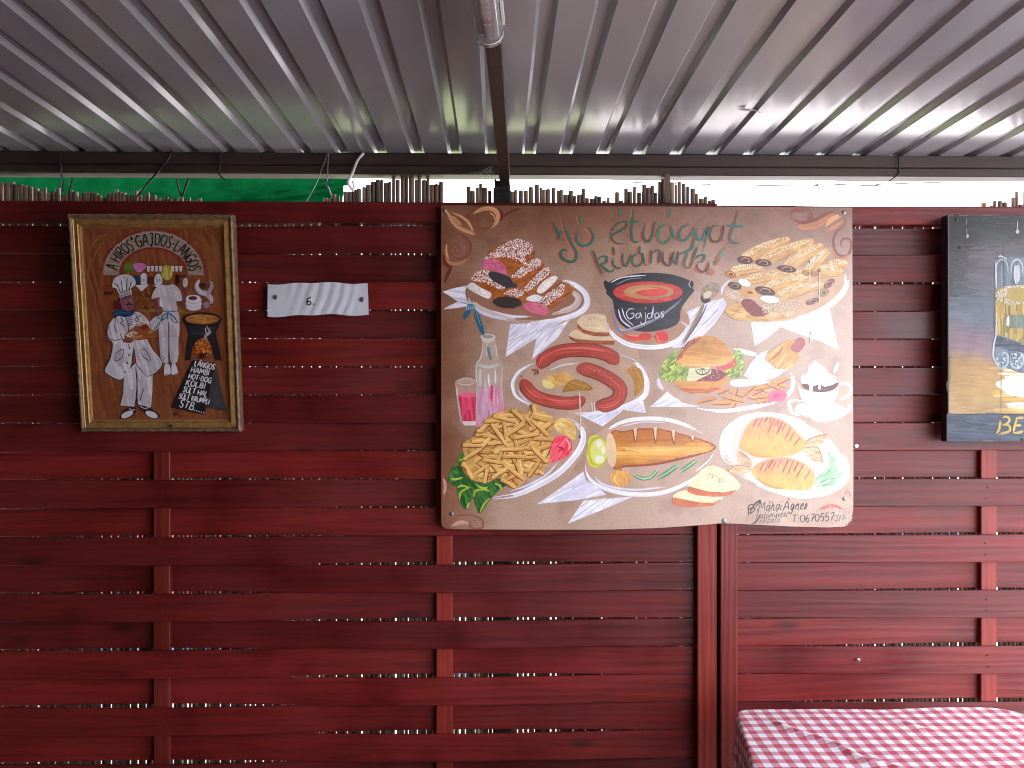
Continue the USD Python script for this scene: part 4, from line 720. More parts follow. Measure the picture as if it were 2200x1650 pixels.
fish = [(1313, 930), (1340, 926), (1376, 920), (1415, 921), (1450, 928), (1487, 938), (1520, 948), (1538, 959), (1532, 968), (1516, 974), (1462, 987), (1400, 999), (1345, 1004), (1316, 1004)]
g = P.fill(fish, (150, 72, 40)); P.hatch(g.buffer(-2.5), lambda x, y: np.array((176, 106, 36)) * (1 - k) + np.array((222, 168, 84)) * k if (k := np.clip(1 - abs(y - (972 - (x - 1400) * .04)) / 26, 0, 1)) is not None else 0, 1, 3.2, 4.6, (25, 70), 8)
P.dry([(1330, 962), (1400, 966), (1480, 962)], 10, (226, 178, 96), 4); P.dry([(1322, 1002), (1400, 998), (1470, 984), (1525, 970)], 5, (146, 66, 36), 3)
for x, y, d in ((1364, 922, 30), (1407, 920, 34), (1446, 926, 30), (1487, 938, 11)): P.fill([(x - 4, y - 2), (x + 5, y - 2), (x + 3, y + d * .5), (x + 2, y + d), (x - 1, y + d * .5)], (216, 186, 152), smooth=False); P.line([(x - 4, y - 1), (x - 2, y + d * .5), (x + 2, y + d)], 2.6, (128, 56, 36)); P.line([(x + 5, y - 1), (x + 4, y + d * .5), (x + 2, y + d)], 2, (150, 76, 46))
g = P.ell(1313, 967, 11, 37, (214, 184, 144), -5); P.dabs(g, 14, (1, 2), [(190, 130, 110)], 2)
g = P.ell(1333, 1027, 23, 19, (208, 150, 78)); P.hatch(g, [(214, 158, 86), (200, 142, 70)], 80, 2.6, 3.5, (8, 20), 7); P.line([(1322, 1020), (1320, 1032), (1328, 1040)], 4, (232, 190, 120)); P.ell(1334, 1010, 2.5, 2.5, (110, 120, 60))
for s, w in (([(1357, 1016), (1376, 1027), (1398, 1025), (1416, 1005)], 8), ([(1413, 1028), (1436, 1014), (1459, 998)], 11), ([(1461, 1014), (1478, 1002), (1498, 988)], 10), ([(1380, 1030), (1400, 1024), (1414, 1008)], 8)): P.dry(s, w, (92, 142, 92), 4); P.line(s, 1.6, (196, 214, 190)); P.line([(a, b + w * .35) for a, b in s], 1.2, (50, 90, 60))
P.build('painted_roast_fish', sign)

# burger plate
P = Paint(sc, Z5, seed=12); bn = [(200, 144, 72), (190, 132, 62), (212, 160, 88)]
napkin(P, [(65, 640), (240, 480), (300, 600), (460, 640)], -20); P.fill([(150, 400), (400, 230), (800, 240), (1100, 320), (1180, 430), (1120, 560), (900, 640), (500, 640), (250, 560)], (178, 148, 130))
P.dry([(1145, 345), (1190, 430), (1155, 530), (1000, 605), (800, 652), (600, 672), (430, 655)], 34, WH, 5); P.dry([(125, 400), (132, 460), (170, 510)], 30, WL, 4); P.dry([(710, 178), (830, 212), (920, 232)], 36, WH, 3)
for a, b in (((430, 600), (580, 562)), ((550, 608), (710, 602)), ((630, 552), (800, 592)), ((790, 545), (880, 470)), ((830, 550), (960, 585)), ((590, 530), (680, 490)), ((680, 510), (800, 550)), ((860, 540), (980, 480)), ((900, 470), (1000, 520)), ((1020, 430), (1130, 480)), ((900, 560), (1000, 550)), ((1040, 460), (1150, 410)), ((740, 490), (720, 550)), ((880, 500), (1010, 470)), ((960, 440), (1100, 500)), ((700, 640), (730, 600)), ((1000, 580), (900, 600))): chip(a, b, 26, (200, 138, 82))
g = P.fill([(985, 605), (1010, 525), (1080, 505), (1140, 535), (1110, 590), (1040, 598)], (222, 96, 126)); P.dabs(g, 50, (1, 2.4), [(224, 60, 100), (236, 140, 160)], 1.4); P.ell(1060, 550, 30, 22, (224, 64, 100))
gl2 = [(130, 152, 70), (156, 172, 84), (104, 132, 60), (190, 196, 100)]
for L_ in ([(135, 380), (170, 280), (230, 220), (278, 178), (270, 290), (330, 320), (365, 350), (335, 430), (200, 442)], [(720, 210), (765, 190), (795, 250), (802, 330), (745, 418), (640, 372), (700, 300)]):
    g = P.fill(L_, gl2[0]); P.hatch(g, gl2, -40, 3.4, 4.6, (6, 16), 12, curve=2); P.dabs(g, 20, (2, 4), [(206, 208, 90), (84, 110, 50)], 2.2)
g = P.fill([(580, 328), (650, 312), (700, 285), (738, 262), (722, 320), (640, 348)], (206, 66, 66)); P.dabs(g, 14, (1.5, 3), [(230, 130, 110)], 1.5)
g = P.fill([(370, 335), (530, 325), (545, 390), (420, 432), (345, 442)], (216, 212, 170), smooth=False); P.hatch(g, [(216, 212, 172), (206, 200, 156)], 0, 3, 4, (12, 30), 5)
P.line([(420, 335), (430, 370), (475, 385), (520, 365), (528, 335)], 9, (50, 66, 42)); [P.line([(475, 335), (475 + 48 * math.cos(a), 338 + 44 * math.sin(a))], 6, (70, 86, 56)) for a in (.3, .9, 1.6, 2.3, 2.9)]
g = P.fill([(425, 436), (540, 372), (545, 338), (660, 372), (605, 432), (500, 446)], (124, 46, 52)); P.dabs(g, 110, (1, 2.2), [(214, 150, 150), (90, 30, 36), (190, 110, 112)], 1.4)
g = P.fill([(252, 440), (420, 437), (600, 434), (678, 388), (655, 462), (560, 522), (430, 537), (320, 512)], bn[0]); P.hatch(g, lambda x, y: (204, 142, 72) if y < 834 else (176, 92, 58), 0, 3, 4, (16, 40), 8)
bt = [(262, 290), (300, 200), (370, 120), (460, 82), (560, 82), (640, 130), (690, 200), (716, 268), (600, 316), (450, 326), (330, 316)]
g = P.fill(bt, bn[0]); P.hatch(g, lambda x, y: (206, 152, 80) if y > 765 else (188, 128, 60), 4, 3.2, 4.6, (25, 60), 8); P.hatch(P.poly([(265, 280), (300, 200), (370, 120), (470, 84), (430, 130), (350, 190), (310, 250)]), [(140, 66, 58), (160, 84, 60), (150, 70, 66)], -48, 2.6, 3.6, (8, 22), 8)
P.dry([(290, 296), (450, 306), (600, 300), (690, 270)], 22, (216, 168, 104), 4); P.dabs(P.poly([(400, 130), (480, 95), (580, 100), (640, 150), (560, 175), (450, 170)]), 34, (1.2, 2.2), [(66, 38, 22), (80, 46, 26)], 1.5)
g = P.fill([(970, 240), (1040, 180), (1110, 135), (1180, 115), (1245, 215), (1185, 320), (1080, 362), (1000, 310)], (204, 148, 84)); P.hatch(g, [(208, 152, 88), (196, 134, 72), (216, 170, 110)], -48, 3, 4.2, (16, 40), 8); P.dry([(1010, 270), (1080, 210), (1110, 160)], 18, (170, 96, 70), 3)
g = P.fill([(1168, 172), (1222, 100), (1268, 98), (1280, 150), (1232, 208), (1190, 204)], (160, 82, 86)); P.dabs(g, 70, (.8, 1.7), [(206, 140, 142), (130, 60, 66)], 1.4)
g = P.fill([(690, 455), (705, 430), (800, 420), (1000, 440), (860, 472), (725, 478)], WH); g = P.fill([(795, 392), (850, 292), (930, 212), (988, 196), (962, 262), (1050, 342), (1142, 340), (1060, 402), (950, 436), (860, 425)], WH, smooth=False); P.hatch(g, [WH, (238, 236, 242), WL], -38, 4, 5.4, (20, 50), 5); P.line([(960, 262), (1010, 320), (1060, 352), (1140, 345)], 4, (170, 160, 165))
P.build('painted_burger', sign)

# coffee with cream
P = Paint(sc, Z5, seed=13); W2 = (242, 240, 242)
P.dry([(1235, 575), (1165, 595), (1160, 640), (1185, 685), (1240, 705)], 26, W2, 4); P.dry([(1645, 585), (1600, 680), (1500, 722), (1350, 742)], 26, W2, 4); P.ell(1400, 660, 200, 66, (206, 190, 178)); P.dry([(1650, 590), (1620, 660), (1540, 712), (1400, 740), (1330, 745)], 40, W2, 5); P.line([(1180, 600), (1300, 585), (1420, 590)], 8, W2)
P.dry([(1530, 480), (1575, 455), (1632, 465), (1640, 520), (1590, 570), (1520, 590)], 24, W2, 3)
g = P.fill([(1225, 450), (1260, 500), (1390, 525), (1500, 508), (1548, 460), (1530, 560), (1480, 632), (1400, 662), (1310, 642), (1250, 560)], W2); P.hatch(g, [W2, (230, 228, 234)], 20, 4, 5.4, (20, 40), 4)
g = P.fill([(1258, 462), (1300, 445), (1420, 470), (1530, 450), (1546, 462), (1500, 505), (1400, 522), (1290, 500)], (92, 42, 42)); P.hatch(g, [(98, 46, 44), (82, 36, 38)], 4, 2.4, 3.2, (14, 30), 5)
g = P.fill([(1258, 452), (1252, 402), (1300, 372), (1310, 322), (1345, 295), (1360, 273), (1400, 308), (1440, 332), (1462, 372), (1518, 402), (1522, 450), (1440, 478), (1400, 460), (1330, 478), (1300, 455)], (246, 245, 246)); P.hatch(g, [(248, 247, 248), (236, 236, 240)], 35, 4, 5.6, (10, 24), 4, curve=2); P.dry([(1328, 460), (1330, 520)], 26, W2, 2); P.dry([(1396, 460), (1396, 505)], 20, W2, 2)
P.dry([(1510, 372), (1545, 285)], 30, (186, 210, 226), 4); [P.line([(1514 + i * 7, 360 - i * 17), (1536 + i * 5, 352 - i * 16)], 4, WH) for i in range(4)]
for x, y, r in ((1255, 645, 42), (1352, 700, 38)): P.ell(x, y, r, r * .85, (246, 245, 248))
P.build('painted_coffee', sign)

# crispy fish, bread, signature
P = Paint(sc, Z5, seed=14); og = [(212, 158, 90), (204, 146, 78), (218, 170, 104)]
P.ell(1115, 1020, 490, 295, (206, 190, 178), 18); P.dry([(1400, 832), (1210, 742), (1000, 704), (820, 722), (690, 800), (632, 900), (642, 1030), (720, 1100)], 46, W2, 6); P.dry([(760, 790), (690, 870), (675, 980), (720, 1060)], 40, WH, 4); P.dry([(1450, 890), (1560, 1000), (1608, 1120), (1578, 1232), (1450, 1304), (1250, 1332), (1050, 1292), (900, 1232), (740, 1170)], 56, W2, 7); P.dry([(1000, 1240), (1200, 1300), (1400, 1280), (1540, 1200)], 24, WH, 3)
def crispy(body, cuts, tails):
    for t_ in tails: g = P.fill(t_, (220, 162, 122)); P.hatch(g, [(226, 168, 128), (206, 140, 104), (232, 180, 146)], 15, 2.6, 3.6, (10, 24), 9); e = P.px(t_); P.ribbon(spline(e[:3], 5), 1.8, (150, 82, 70))
    g = P.fill(body, og[0]); y0, y1 = g.bounds[1], g.bounds[3]
    P.hatch(g, lambda x, y: np.array((216, 138, 106)) * (1 - k) + np.array((214, 160, 86)) * k if (k := np.clip((y - y0) / (y1 - y0) * 2.1 - .25, 0, 1)) is not None else 0, 72, 3.2, 4.6, (10, 26), 9); P.dry([body[-3], body[-2], body[-1]], 18, (214, 146, 60), 3)
    for a, b in cuts: P.line([a, b], P.r.uniform(9, 15), (140, 74, 52) if P.r.random() < .6 else (176, 96, 80), taper=(.5, .1))
crispy([(765, 960), (790, 860), (850, 760), (920, 722), (1050, 722), (1150, 772), (1230, 852), (1292, 930), (1220, 1002), (1080, 1032), (920, 1027), (820, 997)], [((905, 725), (868, 800)), ((950, 722), (905, 800)), ((985, 722), (960, 760)), ((1040, 730), (985, 850)), ((1070, 740), (1030, 800)), ((1105, 755), (1055, 860)), ((1130, 770), (1095, 830)), ((1170, 800), (1120, 900)), ((1200, 830), (1150, 920)), ((1240, 880), (1190, 950)), ((1085, 745), (1060, 790)), ((1015, 725), (1000, 770))], [[(1280, 915), (1370, 870), (1455, 855), (1432, 910), (1382, 952), (1300, 940)], [(1262, 965), (1382, 960), (1420, 1078), (1330, 1052)]])
crispy([(860, 1150), (900, 1092), (1000, 1046), (1130, 1036), (1250, 1072), (1340, 1142), (1357, 1212), (1302, 1292), (1150, 1292), (1000, 1262), (900, 1202)], [((960, 1075), (920, 1150)), ((1000, 1060), (960, 1160)), ((1030, 1050), (985, 1130)), ((1060, 1055), (1010, 1150)), ((1100, 1050), (1060, 1120)), ((1150, 1055), (1100, 1160)), ((1190, 1060), (1140, 1180)), ((1230, 1075), (1190, 1150)), ((1270, 1090), (1210, 1200)), ((1320, 1140), (1270, 1220))], [[(850, 1060), (800, 1010), (760, 990), (752, 1060), (800, 1110), (860, 1100)], [(850, 1112), (740, 1098), (676, 1146), (760, 1178), (845, 1152)]])
g = P.fill([(1460, 985), (1522, 1050), (1545, 1150), (1585, 1150), (1540, 1242), (1380, 1275), (1368, 1205), (1450, 1130), (1482, 1080)], (150, 194, 150)); P.hatch(g, [(156, 200, 156), (136, 182, 138), (176, 212, 172)], -38, 3, 4.2, (12, 30), 7); [P.line(s, 8, (92, 142, 100)) for s in ([(1400, 1190), (1440, 1170), (1480, 1130)], [(1400, 1235), (1460, 1210), (1520, 1200)], [(1410, 1262), (1470, 1240)])]
P.build('painted_crispy_fish', sign)
P = Paint(sc, Z5, seed=15, start=60)
slice_(P, [(240, 1350), (330, 1295), (450, 1335), (632, 1352), (560, 1392), (400, 1395)], [(234, 1350), (330, 1367), (460, 1392), (560, 1392), (632, 1360), (560, 1416), (400, 1428), (300, 1422), (234, 1406)], (224, 206, 166), (176, 92, 54))
slice_(P, [(330, 1300), (420, 1180), (520, 1105), (640, 1130), (765, 1240), (742, 1292), (600, 1320), (370, 1268)], [(364, 1262), (500, 1302), (640, 1312), (742, 1292), (690, 1335), (560, 1347), (430, 1336), (356, 1306)], (228, 210, 170), (174, 90, 54))
for x, y in ((545, 1180), (615, 1215)): P.dabs(P.ell(x, y, 34, 20), 22, (1.5, 3), [(196, 110, 80), (206, 130, 100)], 1.6)
P.build('painted_bread', sign)
P = Paint(sc, Z5, seed=16); ink = (46, 40, 40)
P.text('B.', 825, 1490, 930, 1440, 62, 9, ink, .25); P.text('Máhai', 905, 1465, 1100, 1450, 72, 6.5, (66, 58, 56), .3); P.text('Ágnes', 1100, 1455, 1300, 1440, 70, 8, ink, .3); P.dry([(830, 1500), (890, 1400), (930, 1380), (880, 1440)], 12, ink, 2)
P.text('festőművész', 890, 1520, 1150, 1500, 52, 4.5, (76, 70, 68), .3); P.dry([(930, 1480), (900, 1540), (860, 1560)], 10, ink, 2); P.text('oktató', 915, 1556, 1085, 1546, 46, 4, (84, 78, 76), .3)
P.text('T:0670557', 1175, 1552, 1510, 1532, 58, 7, (58, 52, 50), .15); P.text('228', 1512, 1538, 1600, 1526, 44, 4.5, (110, 102, 96), .2, jitter=.09); P.dabs(P.poly([(1490, 1480), (1640, 1420), (1645, 1560), (1500, 1580)]), 70, (1, 3), [(120, 108, 98), (150, 136, 124)], 1.6)
P.build('painted_signature', sign)
screw(1555.5, 1119, YBD, .0068, sign)

# ------------------------------------------------------------------ framed picture, hung leaning out at the top
yb, yt = -.040, -.112
A, B = at(348, 928.5, yb), at(327, 460.5, yt)
up = np.array([0, B[1] - A[1], B[2] - A[2]]); FH = np.linalg.norm(up); up /= FH; nrm = np.cross([1, 0, 0], up); nrm = nrm if nrm[1] < 0 else -nrm
fx0, fx1 = at(172, 929, yb)[0], at(524 - 7, 928, yb)[0]; FW = fx1 - fx0; org = np.array([fx0, yb, A[2]])
def FP(u, v, h): return org + np.array([1, 0, 0]) * u + up * v + nrm * h            # u right, v up, h out of the wall side towards the viewer; 0 is the frame's front rim
plain('gilt_paint', (.36, .20, .065), .34, metallic=.55, noise=.3, scale=40, bump=.15)
plain('worn_gilt', (.17, .105, .055), .5, metallic=.35, noise=.55, scale=70, bump=.5)
plain('chef_board', (.19, .075, .032), .6, noise=.35, scale=7)
pic = thing('framed_picture', 'gilt framed painting of a moustached chef hanging on the red fence', 'picture')
FPB = -.012                                              # depth of the painted panel below the front rim
def moulding(prof, side, carve=0.0, seed=0):
    """A mitred length of frame moulding; prof rows are (inset from the outer edge, height)."""
    r = np.random.default_rng(seed); L = FW if side % 2 == 0 else FH; n = 130 if carve else 12; t = np.linspace(0, 1, n); v = []
    for i, s in enumerate(t):
        for j, (d, h) in enumerate(prof):
            a = d + s * (L - 2 * d); hh = h; dd = d
            if carve and 0 < j < len(prof) - 1:
                w = math.sin(s * L / .0165 * np.pi) ; hh = h + carve * (w * (.7 + .3 * math.sin(s * L * 90 + j)) + r.normal(0, .25)); dd = d + carve * .5 * math.cos(s * L / .0165 * np.pi + j * 1.3)
            u, w_ = [(a, dd), (FW - dd, a), (FW - a, FH - dd), (dd, FH - a)][side]
            v.append(FP(u, w_, hh))
    m = len(prof); f = []
    for i in range(n - 1):
        for j in range(m - 1): p = i * m + j; f += [(p, p + 1, p + m + 1), (p, p + m + 1, p + m)]
    return (np.array(v), np.array(f))
for s in range(4):
    obj('outer_moulding', moulding([(0, -.030), (0, -.008), (.0015, -.003), (.004, .0), (.007, .0005), (.010, -.002), (.0115, -.006)], s, .0012, s), 'worn_gilt', pic, smooth=40)
    obj('inner_moulding', moulding([(.0115, -.006), (.013, -.0045), (.0145, -.006), (.016, -.0055), (.023, -.003), (.0265, -.0022), (.028, -.004), (.0285, -.0075), (.031, -.0075), (.0315, -.0085), (.033, -.0085), (.0345, -.0125)], s), 'gilt_paint', pic, smooth=50)
obj('panel', (np.array([FP(.030, .030, FPB), FP(FW - .030, .030, FPB), FP(FW - .030, FH - .030, FPB), FP(.030, FH - .030, FPB)]), np.array([(0, 1, 2), (0, 2, 3)])), 'chef_board', pic)
obj('back_board', (np.array([FP(u, v, h) for h in (-.029, -.026) for u, v in ((.004, .004), (FW - .004, .004), (FW - .004, FH - .004), (.004, FH - .004))]), np.array([(0, 2, 1), (0, 3, 2), (4, 5, 6), (4, 6, 7)])), 'dark_table_wood', pic)
fc = Canvas(FP(.1, .1, FPB), nrm); Z1 = (120, 430, .31519)
K = (30, 24, 26); WC = (214, 208, 216); WD = (176, 168, 178)
P = Paint(fc, Z1, seed=21, gain=.86)
bgc = P.fill([(192, 188), (1140, 188), (1185, 1490), (258, 1490)], (128, 70, 40), smooth=False); P.hatch(bgc, [(124, 66, 38), (134, 74, 42), (116, 62, 36), (140, 80, 46)], 78, 5, 7, (30, 90), 6)
for i in range(26):
    a0, a1 = P.r.uniform(1.7, 3.0), 0; a1 = a0 + P.r.uniform(.2, .5); rr2 = P.r.uniform(1.12, 1.5); P.line([(665 + 358 * rr2 * math.cos(a), 520 - 330 * rr2 * math.sin(a)) for a in np.linspace(a0, min(a1, 3.3), 5) if 215 < 665 + 358 * rr2 * math.cos(a) < 1120 and 215 < 520 - 330 * rr2 * math.sin(a)] or [(300, 300), (310, 310)], 7, [(150, 104, 58), (146, 92, 50), (120, 80, 50)][i % 3])
for i in range(12):
    a0 = P.r.uniform(.2, .9); rr2 = P.r.uniform(1.15, 1.4); q = [(665 + 358 * rr2 * math.cos(a), 520 - 330 * rr2 * math.sin(a)) for a in np.linspace(a0, a0 + .35, 5)]; q = [c for c in q if c[0] < 1120 and c[1] > 215]
    if len(q) > 2: P.line(q, 6, (142, 90, 52))
P.dry([(1090, 260), (1120, 400), (1140, 620)], 24, (140, 84, 50), 3)
def arc(rx, ry, n=40): return [(665 + rx * math.cos(a), 512 - ry * math.sin(a)) for a in np.linspace(0.0, np.pi, n)]
P.fill(arc(350, 306) + arc(228, 182)[::-1], (152, 134, 120), smooth=False); P.hatch(P.poly(arc(345, 300) + arc(232, 186)[::-1], smooth=False), [(156, 140, 128), (148, 128, 114), (166, 150, 138)], 20, 4, 5, (12, 30), 5)
for a in np.linspace(0.02, np.pi - .02, 62):
    c, s = math.cos(a), -math.sin(a); P.line([(665 + 340 * c, 512 + 297 * s), (665 + 365 * c, 512 + 320 * s)], 13, (150, 36, 34) if P.r.random() < .7 else (126, 30, 30), n=3)
P.line(arc(230, 184, 24), 15, (136, 40, 32)); P.dry(arc(336, 292, 24), 10, (176, 164, 152), 2)
for i in range(26): a = P.r.uniform(.1, 3.0); P.line([(665 + 226 * math.cos(a), 512 - 180 * math.sin(a)), (665 + 216 * math.cos(a + .03), 512 - 172 * math.sin(a + .03))], 10, (150, 52, 36), n=3)
P.textarc('A HÍRÖS"GAJDOS-LÁNGOS', 665, 512, 289, 246, 2.98, .12, 80, 9, K)
# shelf
P.ell(500, 462, 36, 36, (92, 118, 40)); P.fill([(472, 470), (528, 470), (520, 494), (480, 494)], (84, 108, 36)); g = P.fill([(532, 432), (602, 432), (606, 460), (585, 488), (555, 490), (536, 465)], (196, 116, 170)); P.line([(600, 436), (616, 450), (596, 474)], 7, (196, 116, 170))
for i in range(9):
    x = 632 + i * 27.5
    if 735 < x < 785: continue
    P.fill([(x - 11, 450), (x + 11, 450), (x + 8, 486), (x - 8, 486)], (206, 200, 202), smooth=False); P.line([(x - 11, 450), (x + 11, 450)], 3, WC, n=3)
for b, c in (((345, 530, 38, 40), (132, 62, 32)), ((365, 600, 70, 45), (124, 58, 28)), ((360, 635, 60, 24), (70, 34, 24)), ((380, 672, 80, 40), (136, 70, 30)), ((420, 715, 55, 60), (80, 26, 24)), ((552, 545, 38, 60), (34, 48, 84)), ((648, 548, 40, 54), (88, 30, 24)), ((830, 540, 26, 66), (44, 26, 20)), ((870, 520, 40, 20), (96, 46, 26)), ((960, 535, 60, 40), (136, 74, 42)), ((1000, 580, 46, 30), (70, 36, 28)), ((690, 610, 60, 40), (90, 50, 30)), ((560, 640, 60, 30), (110, 58, 30))):
    x, y, w, h = b; P.fill([(x - w / 2, y - h / 2), (x + w / 2, y - h / 2), (x + w / 2, y + h / 2), (x - w / 2, y + h / 2)], c, smooth=False)
P.fill([(580, 510), (622, 510), (622, 574), (582, 574)], WC, smooth=False); P.ell(601, 506, 16, 9, WC); P.hatch(P.poly([(584, 535), (620, 535), (620, 560), (584, 560)], smooth=False), [(160, 180, 206)], 20, 4, 4, (4, 10), 6)
P.fill([(676, 525), (700, 515), (724, 525), (722, 572), (678, 572)], WC); P.ell(700, 511, 16, 9, WC); P.text('Só', 682, 558, 718, 554, 30, 4, (70, 100, 150)) if 'S' in GLYPHS else None
P.fill([(543, 580), (636, 574), (586, 622)], WC, smooth=False); P.fill([(668, 580), (724, 578), (700, 600)], WC, smooth=False)
P.dry([(540, 755), (700, 752), (960, 765)], 24, (134, 102, 44), 3); g = P.poly([(548, 740), (560, 680), (620, 640), (680, 680), (690, 738)]); P.hatch(g, [(118, 66, 30), (96, 50, 24), (140, 86, 40)], 15, 5, 6, (8, 20), 8)
# helper in white, seen from behind
P.dry([(762, 1090), (762, 1130)], 26, (130, 70, 60), 2); P.dry([(804, 1090), (804, 1130)], 26, (130, 70, 60), 2); P.fill([(744, 1122), (775, 1122), (784, 1180), (764, 1192), (740, 1186)], WC); P.fill([(792, 1120), (818, 1120), (832, 1176), (812, 1190), (790, 1184)], WC); P.line([(745, 1188), (780, 1186)], 4, K); P.line([(795, 1187), (830, 1182)], 4, K)
P.dry([(690, 680), (690, 730), (715, 770)], 34, (128, 70, 62), 3); P.dry([(845, 690), (868, 725), (876, 680), (882, 600)], 24, (128, 70, 62), 3); P.ell(884, 562, 17, 33, WC, 4); P.line([(880, 545), (884, 575)], 4, WD); P.line([(882, 600), (878, 650)], 7, (90, 50, 40))
g = P.fill([(725, 755), (830, 755), (845, 850), (838, 960), (832, 1092), (785, 1102), (772, 960), (768, 1102), (722, 1092), (706, 960), (704, 850)], (190, 180, 188)); P.hatch(g, [(196, 188, 194), (182, 170, 180), (204, 196, 202)], 86, 5, 6.4, (20, 45), 5); P.line([(770, 830), (772, 960), (770, 1095)], 8, (96, 72, 76))
g = P.fill([(655, 672), (682, 602), (740, 574), (800, 574), (846, 612), (862, 682), (822, 692), (828, 752), (744, 757), (706, 728), (708, 662)], (206, 200, 202)); P.hatch(g, [WC, (200, 192, 196), (192, 182, 190)], 80, 5, 6.4, (20, 45), 5); P.line([(706, 650), (700, 720)], 4, WD); P.line([(825, 640), (822, 690)], 4, WD)
P.fill([(738, 545), (778, 545), (786, 580), (735, 580)], (120, 66, 56), smooth=False); g = P.ell(758, 495, 38, 52, (176, 156, 62)); P.hatch(g, [(186, 168, 72), (164, 142, 52), (200, 184, 92)], 88, 3, 4, (10, 24), 7)
P.line([(712, 830), (730, 790), (765, 768), (800, 790), (835, 835)], 9, (40, 96, 128)); P.line([(712, 830), (750, 800), (766, 770)], 7, (40, 96, 128)); P.line([(766, 766), (764, 815)], 7, (36, 84, 120)); P.line([(720, 757), (830, 757)], 7, (50, 104, 134)); P.line([(835, 835), (800, 826), (776, 775)], 6, (40, 96, 128))
# plates, smoke, cauldron
for y, rx in ((728, 52), (706, 56), (682, 54)): P.ell(941, y, rx, 26, WC); P.line([(941 - rx, y + 4), (941, y + 25), (941 + rx, y + 4)], 4, WD)
P.ell(938, 670, 50, 24, WC); P.ell(936, 668, 30, 14, (60, 30, 28)); P.ell(944, 672, 20, 8, (120, 60, 50))
P.dry([(985, 532), (962, 585), (985, 625), (1030, 640), (1062, 680), (1040, 740)], 34, (190, 176, 190), 4); P.dry([(1050, 535), (1064, 585), (1040, 640), (1050, 690)], 24, (176, 162, 178), 3); P.dry([(985, 532), (965, 590), (1010, 640)], 12, WC, 2); P.dry([(1020, 690), (1030, 740)], 40, (150, 130, 140), 3)
P.fill([(868, 825), (1128, 825), (1108, 870), (1092, 905), (1112, 1000), (1134, 1090), (1086, 1090), (1066, 990), (1040, 955), (1000, 940), (960, 955), (932, 1000), (920, 1092), (882, 1092), (892, 1000), (906, 910), (890, 870)], (28, 26, 30), smooth=False); P.hatch(P.poly([(900, 860), (1095, 860), (1075, 920), (925, 920)], smooth=False), [(40, 38, 42), (30, 28, 32), (56, 52, 56)], 4, 4, 5, (16, 40), 4)
P.ell(998, 812, 134, 48, (26, 24, 26)); g = P.ell(1000, 812, 116, 34, (156, 90, 42)); P.hatch(g, [(164, 98, 46), (146, 80, 38), (184, 122, 62)], 8, 4, 5, (16, 40), 7); P.line([(1000, 840), (1025, 820), (1010, 805), (1040, 785)], 7, (200, 150, 80)); P.line([(890, 800), (940, 785), (1000, 782)], 5, (200, 150, 90))
g = P.fill([(940, 1030), (955, 975), (1000, 945), (1050, 975), (1064, 1030), (1000, 1062)], (120, 52, 22)); P.dabs(g, 90, (2, 4), [(176, 76, 26), (206, 116, 40), (130, 40, 20), (226, 160, 70)], 3, 80, 70)
for s in ([(945, 1045), (1050, 1075)], [(1050, 1040), (950, 1078)], [(1000, 1020), (1000, 1085)], [(965, 1030), (1025, 1085)], [(1035, 1035), (975, 1085)]): P.line(s, 8, (30, 22, 20), n=3)
P.dry([(1030, 855), (1050, 900), (1020, 930), (1040, 965)], 18, (168, 156, 150), 3); P.line([(1020, 870), (1030, 910), (1052, 900)], 6, WC)
# chef
def outl(s, w=5): P.line(s, w, (44, 38, 42))
for t_ in ([(468, 1190), (545, 1110), (552, 1250), (548, 1330), (536, 1406), (442, 1398), (462, 1320)], [(540, 1110), (662, 1190), (660, 1300), (650, 1412), (562, 1390), (560, 1280)]): g = P.fill(t_, (204, 198, 204), smooth=False); P.hatch(g, [WC, (196, 188, 196), (186, 178, 188)], 86, 5, 6.5, (24, 60), 5)
outl([(545, 1130), (556, 1250), (550, 1400)], 7); outl([(600, 1280), (575, 1370)], 5)
for sh, sp in (([(440, 1484), (462, 1440), (500, 1410), (545, 1412), (545, 1450), (500, 1484)], (488, 1456)), ([(570, 1400), (625, 1408), (680, 1440), (715, 1470), (690, 1486), (640, 1480), (600, 1440)], (655, 1456))): P.fill(sh, K); P.ell(sp[0], sp[1] + 4, 44, 20, WC, -24 if sp[0] < 500 else 24)
P.line([(500, 1415), (520, 1430), (545, 1425)], 8, WD); P.line([(575, 1402), (610, 1420), (640, 1408)], 8, WD)
P.dry([(640, 890), (672, 850), (715, 790)], 66, (206, 200, 208), 6); outl([(660, 905), (700, 850), (735, 800)]); g = P.ell(708, 752, 26, 30, (126, 68, 62)); P.fill([(690, 740), (700, 690), (712, 740)], (132, 72, 66)); P.line([(690, 760), (730, 745)], 7, (150, 90, 80)); outl([(672, 790), (715, 812)], 4)
g = P.fill([(410, 795), (470, 775), (545, 760), (592, 778), (640, 832), (655, 880), (625, 935), (660, 1010), (728, 1104), (690, 1170), (622, 1206), (560, 1130), (535, 1010), (515, 1120), (480, 1200), (438, 1226), (380, 1200), (332, 1162), (372, 1080), (392, 980), (356, 935), (352, 880), (376, 830)], (208, 202, 208)); P.hatch(g, [WC, (200, 192, 200), (190, 182, 192), (220, 214, 220)], 74, 5.5, 7, (26, 66), 5)
P.fill([(466, 792), (530, 780), (532, 830), (515, 860), (500, 850)], WC, smooth=False); [P.line([(470 + i * 3, 796 + i * 12), (530, 788 + i * 12)], 6, (34, 52, 90), n=3) for i in range(6)]
